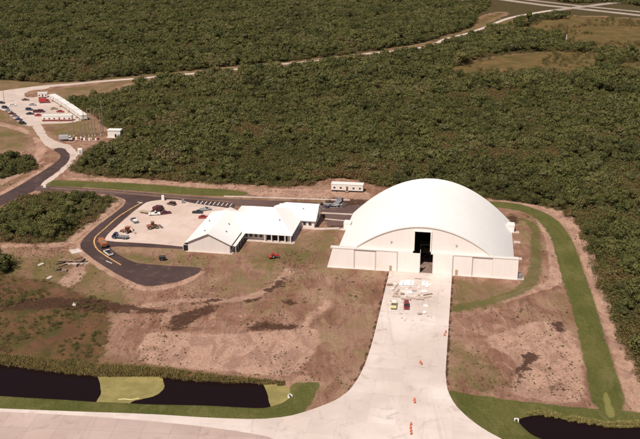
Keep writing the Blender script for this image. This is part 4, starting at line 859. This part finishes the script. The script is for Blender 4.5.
def quad_mesh(name, V, T, mat, extra=None):
    n = len(V); me = bpy.data.meshes.new(name)
    ev, ef = (extra if extra else ([], []))
    me.vertices.add(n + len(ev)); co = np.concatenate([V, np.array(ev)]) if len(ev) else V; me.vertices.foreach_set('co', co.astype(np.float32).ravel())
    lt = [4] * (n // 4) + [len(f) for f in ef]; vi = list(range(n)) + [i + n for f in ef for i in f]
    me.loops.add(len(vi)); me.polygons.add(len(lt)); me.loops.foreach_set('vertex_index', vi); me.polygons.foreach_set('loop_start', np.concatenate([[0], np.cumsum(lt)[:-1]]).astype(np.int32)); me.polygons.foreach_set('loop_total', lt)
    me.update(calc_edges=True); a = me.attributes.new('tone', 'FLOAT', 'POINT'); a.data.foreach_set('value', np.concatenate([T, np.zeros(len(ev))]).astype(np.float32))
    me.materials.append(mat)
    if len(ev): me.materials.append(M_bark); me.polygons.foreach_set('material_index', [0] * (n // 4) + [1] * len(ef))
    return me
def trunk_mb(seed, h, rad):
    g = random.Random(seed); b = MB(); b.tube((0, 0, -.3), (g.uniform(-.2, .2), g.uniform(-.2, .2), h * .45), .2, .13, 6)
    for k in range(5):
        a = g.uniform(0, 6.28); b.tube((0, 0, h * g.uniform(.15, .4)), (math.cos(a) * rad * .55, math.sin(a) * rad * .55, h * g.uniform(.5, .75)), .11, .04, 5)
    return b
KINDS = [(3.0, 4.8), (3.7, 6.2), (2.6, 3.8), (4.4, 7.0), (2.9, 6.4), (3.5, 5.0), (2.3, 6.8)]
crowns = []; trunks = []; fullp = []
for i, (rad, h) in enumerate(KINDS):
    V, T = crown_arrays(40 + i, 6 + i % 3 * 2, rad, h, h * .12, 1300, .26); crowns.append(quad_mesh('crown', V, T, M_leaf))
    tb = trunk_mb(80 + i, h, rad); tm = bpy.data.meshes.new('trunk'); tm.from_pydata(tb.v, [], tb.f); tm.materials.append(M_bark); trunks.append(tm)
    V2, T2 = crown_arrays(140 + i, 6 + i % 3 * 2, rad, h, h * .12, 620, .36)
    fullp.append(quad_mesh('forest tree', V2, T2, M_leaf, (tb.v, tb.f)))
M_pale = leaf_mat('grey green foliage', [(.10, .105, .045), (.13, .128, .055), (.15, .138, .070)])
M_brush = leaf_mat('ochre brush', [(.085, .080, .026), (.125, .100, .036), (.165, .110, .045), (.17, .085, .045)])
M_tuft = leaf_mat('dry tufts', [(.12, .105, .045), (.17, .13, .06), (.20, .13, .08)])
for i in (0,):
    V2, T2 = crown_arrays(340 + i, 7, KINDS[i][0], KINDS[i][1], .6, 480, .36); tb = trunk_mb(90 + i, KINDS[i][1], KINDS[i][0]); fullp.append(quad_mesh('pale forest tree', V2, T2, M_pale, (tb.v, tb.f)))
brushp = []; tuftp = []
for i in range(4):
    V, T = crown_arrays(440 + i, 6, 1.7 + .25 * i, 1.9 + .3 * i, .05, 240, .21, .75); brushp.append(quad_mesh('brush clump', V, T, M_brush))
    V, T = crown_arrays(540 + i, 4, 1.5, 1.1, .02, 60, .35, .75); tuftp.append(quad_mesh('weed tuft', V, T, M_tuft))
shrubp = []
for i in range(5):
    V, T = crown_arrays(240 + i, 6, 1.5 + .25 * i, 1.5 + .2 * i, .05, 260, .17, .75); shrubp.append(quad_mesh('shrub clump', V, T, M_shrub))

def inside(polys, P, smooth=2, shrink=0.0):
    out = np.full(len(P), -1e9)
    for p in polys:
        q = W(p, smooth) if not isinstance(p, np.ndarray) else p; out = np.maximum(out, sdist(q, P[:, 0], P[:, 1]))
    return out - shrink
def proj(P):
    z = np.full(len(P), 2.0) - CAM_H; yc = P[:, 1] * math.sin(PITCH) + z * math.cos(PITCH); zc = P[:, 1] * math.cos(PITCH) - z * math.sin(PITCH)
    return 320 + FPX * P[:, 0] / zc, 219.5 - FPX * yc / zc
def jitter(x0, x1, y0, y1, st, sd=1):
    g = np.random.default_rng(sd); a, b_ = np.meshgrid(np.arange(x0, x1, st), np.arange(y0, y1, st * .9)); P = np.stack([a.ravel(), b_.ravel()], 1); P[:, 0] += (np.arange(len(P)) // a.shape[1] % 2) * st * .5
    return P + g.uniform(-.42, .42, P.shape) * st
near = jitter(-420, 440, 190, 640, 4.35, 1); far = jitter(-1300, 1300, 640, 1820, 5.7, 2)
P = np.concatenate([near, far]); isfar = P[:, 1] > 640
px, py = proj(P); m = (px > -260) & (px < 860) & (py > -16) & (py < 520); P = P[m]; isfar = isfar[m]
sf = inside([F_MAIN, F_FAR, F_NE, F_BLOCK, F_L1, F_L2], P)
ok = sf > -.3
clr = inside(CLEAR, P); cw = np.array([mnoise.noise(Vector((x * .018, y * .018, 6))) for x, y in P]); ok &= (clr + cw * 34 < -1) | ((clr < 60) & (P[:, 1] < 500)) & (clr < -1)
road = inside([ribbon(fr[:34], 11), ribbon(fr[32:], 6.0) if 1 else None, W(LANE), W(FARLOT), W(ROADA), W(ROADB), ribbon([(440, -9), (500, -.5), (545, 5.5), (585, 9.5), (640, 15.5), (760, 28), (1000, 56)], 40), ribbon([(470, -8), (520, -.8), (570, 5), (605, 8.5), (640, 12), (760, 23), (1000, 50)], 34)], P, 0)
far_r = inside([ribbon(fr[32:], 6.0)], P, 0); ok &= np.where(far_r > -12, road < -.9, road < -3.2)
P = P[ok]; isfar = isfar[ok]; sf = sf[ok]
# a few natural gaps and low spots
gapn = np.array([mnoise.noise(Vector((x * .035, y * .035, 3))) for x, y in P]); keep = (gapn > -.22) | (nr.uniform(size=len(P)) < .30)
BRUSH = [[(165, 176), (180, 160), (215, 148), (262, 146), (300, 150), (345, 150), (380, 158), (400, 172), (392, 186), (330, 180), (300, 185), (250, 183)], [(230, 128), (270, 120), (300, 128), (270, 138)], [(560, 206), (600, 214), (612, 250), (618, 290), (604, 276), (588, 235)], [(430, 150), (480, 148), (520, 160), (470, 172)], [(120, 128), (150, 122), (160, 140), (130, 146)], [(600, 60), (640, 56), (660, 75), (620, 80)], [(440, 96), (500, 90), (540, 98), (480, 106)]]
bz = inside(BRUSH, P); bn = np.array([mnoise.noise(Vector((x * .05, y * .05, 8))) for x, y in P]); inb = bz + bn * 22 > 2; keep &= ~inb | (nr.uniform(size=len(P)) < .30); PG = P[(gapn < -.16) | inb]; P, isfar, sf, gapn = P[keep], isfar[keep], sf[keep], gapn[keep]
hn2 = np.array([mnoise.noise(Vector((x * .022, y * .022, 9))) for x, y in P])
SCL = np.where(isfar, 1.28, 1.0) * (0.80 + .28 * hn2 * 1.5 + nr.uniform(-.28, .36, len(P)) + (nr.uniform(size=len(P)) < .10) * .35); SCL *= np.where(P[:, 1] > 560, 1.0, np.clip(.62 + sf / 16, .62, 1.0))
px, py = proj(P); inframe = (px > 2) & (px < 638) & (py > 2) & (py < 437)
order = np.argsort(np.where(inframe, P[:, 1] ** 2 + P[:, 0] ** 2, 1e12))[:300]
ind = np.zeros(len(P), bool); ind[order] = True
lab = {'r': ('bushy green tree at the near edge of the forest right of the long grass strip', 'trees along the right hand forest edge'),
       'b': ('dense green tree in the tree block enclosed by the asphalt roads', 'trees in the block between the roads'),
       'l': ('dark green tree in the thicket left of the dirt track', 'trees in the left hand thicket'),
       'c': ('dark green tree in the small clump at the left edge below the tree block', 'trees in the small left clump'),
       'm': ('low green tree in the forest front behind the office and hangar', 'trees behind the office and hangar')}
sB = inside([F_BLOCK], P); sL = inside([F_L1], P); sC = inside([F_L2], P)
for i in np.where(ind)[0]:
    x, y = P[i]; k = int(nr.integers(0, len(KINDS))); rz = nr.uniform(0, 6.28); s_ = SCL[i]
    e = empty('scrub_tree', (x, y, gz(x, y)), rz); e.scale = (s_, s_, s_ * nr.uniform(.85, 1.15))
    c = 'b' if sB[i] > -1 else 'l' if sL[i] > -1 else 'c' if sC[i] > -1 else 'r' if px[i] > 540 else 'm'
    tag(e, lab[c][0], 'tree', lab[c][1])
    for nm, ml in (('crown', crowns), ('trunk', trunks)):
        o = bpy.data.objects.new(nm, ml[k]); C.objects.link(o); o.parent = e
print('trees', len(P), 'individual', ind.sum())

def scatter(name, pts, scl, protos, label, cat, z=None):
    "one stuff object: its points carry copies of the plants"
    col_ = bpy.data.collections.new(name + ' plants')
    for me_ in protos: col_.objects.link(bpy.data.objects.new(me_.name, me_))
    pm = bpy.data.meshes.new(name); n = len(pts); pm.vertices.add(n)
    zz = np.array([gz(a, b_) for a, b_ in pts]) if z is None else z
    pm.vertices.foreach_set('co', np.stack([pts[:, 0], pts[:, 1], zz], 1).astype(np.float32).ravel())
    a = pm.attributes.new('scl', 'FLOAT', 'POINT'); a.data.foreach_set('value', scl.astype(np.float32))
    ng = bpy.data.node_groups.new(name, 'GeometryNodeTree'); ng.interface.new_socket('Geometry', in_out='INPUT', socket_type='NodeSocketGeometry'); ng.interface.new_socket('Geometry', in_out='OUTPUT', socket_type='NodeSocketGeometry')
    N = ng.nodes; gi = N.new('NodeGroupInput'); go_ = N.new('NodeGroupOutput'); m2p = N.new('GeometryNodeMeshToPoints'); ip = N.new('GeometryNodeInstanceOnPoints'); ci = N.new('GeometryNodeCollectionInfo')
    ci.inputs['Collection'].default_value = col_; ci.inputs['Separate Children'].default_value = True; ci.inputs['Reset Children'].default_value = True
    ip.inputs['Pick Instance'].default_value = True
    ri = N.new('FunctionNodeRandomValue'); ri.data_type = 'INT'; ri.inputs[4].default_value = 0; ri.inputs[5].default_value = len(protos) - 1
    rz = N.new('FunctionNodeRandomValue'); rz.data_type = 'FLOAT_VECTOR'; rz.inputs[0].default_value = (-.08, -.08, 0); rz.inputs[1].default_value = (.08, .08, 6.28)
    na = N.new('GeometryNodeInputNamedAttribute'); na.data_type = 'FLOAT'; na.inputs['Name'].default_value = 'scl'
    L = ng.links; L.new(gi.outputs[0], m2p.inputs[0]); L.new(m2p.outputs[0], ip.inputs['Points']); L.new(ci.outputs[0], ip.inputs['Instance']); L.new(ri.outputs[2], ip.inputs['Instance Index'])
    L.new(rz.outputs[0], ip.inputs['Rotation']); L.new(na.outputs['Attribute'], ip.inputs['Scale']); L.new(ip.outputs[0], go_.inputs[0])
    o = bpy.data.objects.new(name, pm); C.objects.link(o); md = o.modifiers.new('plants', 'NODES'); md.node_group = ng
    tag(o, label, cat, kind='stuff'); return o
rest = ~ind; fm = inside([F_FAR], P) > -2; fn = inside([F_NE], P) > -2
for nm, msk, lb in (('scrub_forest', rest & ~fm & ~fn, 'dense green scrub forest filling the ground behind and right of the hangar'), ('distant_forest', rest & fm, 'dark forest beyond the pale far road'), ('distant_forest', rest & fn & ~fm, 'forest strip beyond the highway in the upper right corner')):
    if msk.sum(): scatter(nm, P[msk], SCL[msk], fullp, lb, 'forest')
# undergrowth along forest edges and low scrub
Q = jitter(-300, 330, 190, 640, 2.3, 7); qx, qy = proj(Q); Q = Q[(qx > -60) & (qx < 700) & (qy < 480)]
sq = inside([F_MAIN, F_BLOCK, F_L1, F_L2], Q); rd = inside([ribbon(fr, 11), W(LANE), W(FARLOT), W(ROADA), W(ROADB), W(LOT)], Q, 0); cq = inside(CLEAR, Q)
m = (sq > -2.2) & (sq < 5) & (rd < -2) & (cq < -1) & (nr.uniform(size=len(Q)) < .75)
scatter('undergrowth', Q[m], nr.uniform(.6, 1.4, m.sum()), shrubp, 'low tangled undergrowth along the forest edges', 'undergrowth')
QG = np.concatenate([PG + nr.uniform(-2.2, 2.2, PG.shape) for _ in range(6)]); QG = QG[QG[:, 1] < 900]
scatter('forest_brush', QG, nr.uniform(.6, 1.5, len(QG)), brushp, 'ochre brush filling the thin places in the forest', 'brush')
SCR = [[(-80, 272), (0, 275), (30, 280), (60, 284), (98, 300), (108, 318), (104, 345), (88, 368), (40, 364), (0, 359), (-80, 352)]]
ss = inside(SCR, Q); nn = np.array([mnoise.noise(Vector((x * .06, y * .06, 1))) for x, y in Q]); m = (ss > -1) & (nn + .004 * (-100 - Q[:, 0]) > -.12) & (nr.uniform(size=len(Q)) < .85)
scatter('low_scrub', Q[m], nr.uniform(.22, .62, m.sum()) * (1 + .6 * nn[m]), shrubp, 'patchy low scrub on the rough ground above the ditch at lower left', 'scrub')
# scattered bushes in the far meadow and by the tracks
Q2 = jitter(-100, 700, 500, 1150, 6, 9); cm = inside(CLEAR[:2], Q2); nn = np.array([mnoise.noise(Vector((x * .02, y * .02, 4))) for x, y in Q2]); m = (cm > -6) & ((nn + np.clip(.5 - cm / 60, 0, .6) > .12) & (nr.uniform(size=len(Q2)) < .5))
scatter('meadow_bushes', Q2[m], nr.uniform(.5, 1.5, m.sum()), brushp, 'scattered low bushes in the brown meadow at upper right', 'bushes')
# small tufts of weed and dead grass all over the open ground
gt = np.random.default_rng(21); T_ = np.stack([gt.uniform(-230, 190, 60000), gt.uniform(195, 470, 60000)], 1); tx, ty = proj(T_); T_ = T_[(tx > -20) & (tx < 660) & (ty < 450)]
pv = inside([W(TOW, 1), W(APRON, 1), W(ROADA), W(ROADB), W(ROADC), W(LOT), W(LANE), W(POND_L), W(POND_R), W(STRIP), W(GRASSB), W(GR_BL), W(GR_BR), W([(322, 243), (320, 270), (530, 292), (525, 215), (490, 190), (360, 185), (335, 215)], 0), W([(182, 252), (236, 262), (298, 248), (330, 232), (330, 202), (205, 200)], 0)], T_, 0)
tn = np.array([mnoise.noise(Vector((x * .05, y * .05, 2))) + .6 * mnoise.noise(Vector((x * .3, y * .3, 5))) for x, y in T_]); m = (pv < -1) & (sdist(W(F_MAIN), T_[:, 0], T_[:, 1]) < 0) & (tn > gt.uniform(-.1, .55, len(T_)))
T_ = T_[m]; print('tufts', len(T_))
scatter('weed_tufts', T_, gt.uniform(.08, .24, len(T_)) * np.where(gt.uniform(size=len(T_)) < .05, 1.8, 1), tuftp, 'tufts of weed and dead grass dotted over the bare ground', 'weeds')
# ---------------------------------------------------------------- reeds on the far bank of the ditch, grass tufts
def reeds(name, band, n, h, label, cols, seed=3, lean=.35, wd=.07):
    q = W(band, 1); g = np.random.default_rng(seed); x0, y0 = q.min(0); x1, y1 = q.max(0); P_ = np.stack([g.uniform(x0, x1, n * 6), g.uniform(y0, y1, n * 6)], 1)
    s_ = sdist(q, P_[:, 0], P_[:, 1]); nz_ = np.array([mnoise.noise(Vector((a * .25, b_ * .25, 2))) for a, b_ in P_]); P_ = P_[(s_ > 0) & (nz_ > (-.25 if h > 1 else -.5))][:n]; n = len(P_); z = np.array([gz(a, b_) for a, b_ in P_]); P_ = P_[z > -.75]; z = z[z > -.75]; n = len(P_)
    hh = h * g.uniform(.5, 1.15, n); a = g.uniform(0, 6.28, n); w_ = wd * g.uniform(.7, 1.5, n); dx, dy = np.cos(a) * w_, np.sin(a) * w_; lx, ly = g.normal(size=n) * lean * hh, g.normal(size=n) * lean * hh
    b0 = np.stack([P_[:, 0], P_[:, 1], z - .05], 1); o = np.stack([dx, dy, 0 * dx], 1); mid = b0 + np.stack([lx * .35, ly * .35, hh * .6], 1); top = b0 + np.stack([lx, ly, hh], 1)
    V = np.stack([b0 - o, b0 + o, mid + o * .8, mid - o * .8, mid - o * .8, mid + o * .8, top + o * .15, top - o * .15], 1).reshape(-1, 3)
    t = NT(name + ' blades'); v = t.attr('tone'); t.col(t.mix(v, cols[0], cols[1])); T = np.repeat(g.uniform(0, 1, n), 8); me_ = quad_mesh(name, V, T, t.m)
    o_ = bpy.data.objects.new(name, me_); C.objects.link(o_); return tag(o_, label, 'reeds', kind='stuff')
reeds('reeds', [(-60, 349), (0, 354), (50, 359), (94, 364), (130, 366), (165, 368), (200, 373), (240, 377), (285, 381.5), (285, 384.5), (237, 382), (200, 380.5), (176, 378), (159, 376), (94, 375.5), (47, 370.5), (19, 366), (0, 364.5), (-60, 361)], 24000, .95, 'tall ochre reeds along the far bank of the long ditch', ((.22, .15, .055), (.105, .100, .032)))
reeds('reeds', [(522, 414), (535, 410.5), (550, 411), (565, 415), (594, 419.5), (609, 423), (619, 421), (640, 421), (700, 426), (700, 431), (640, 426.5), (619, 426), (609, 427), (594, 423), (564.5, 419), (549, 415.5), (535, 414)], 15000, .6, 'short yellowish reeds along the bank of the right pond', ((.30, .25, .09), (.17, .15, .05)), 4)
print('done')
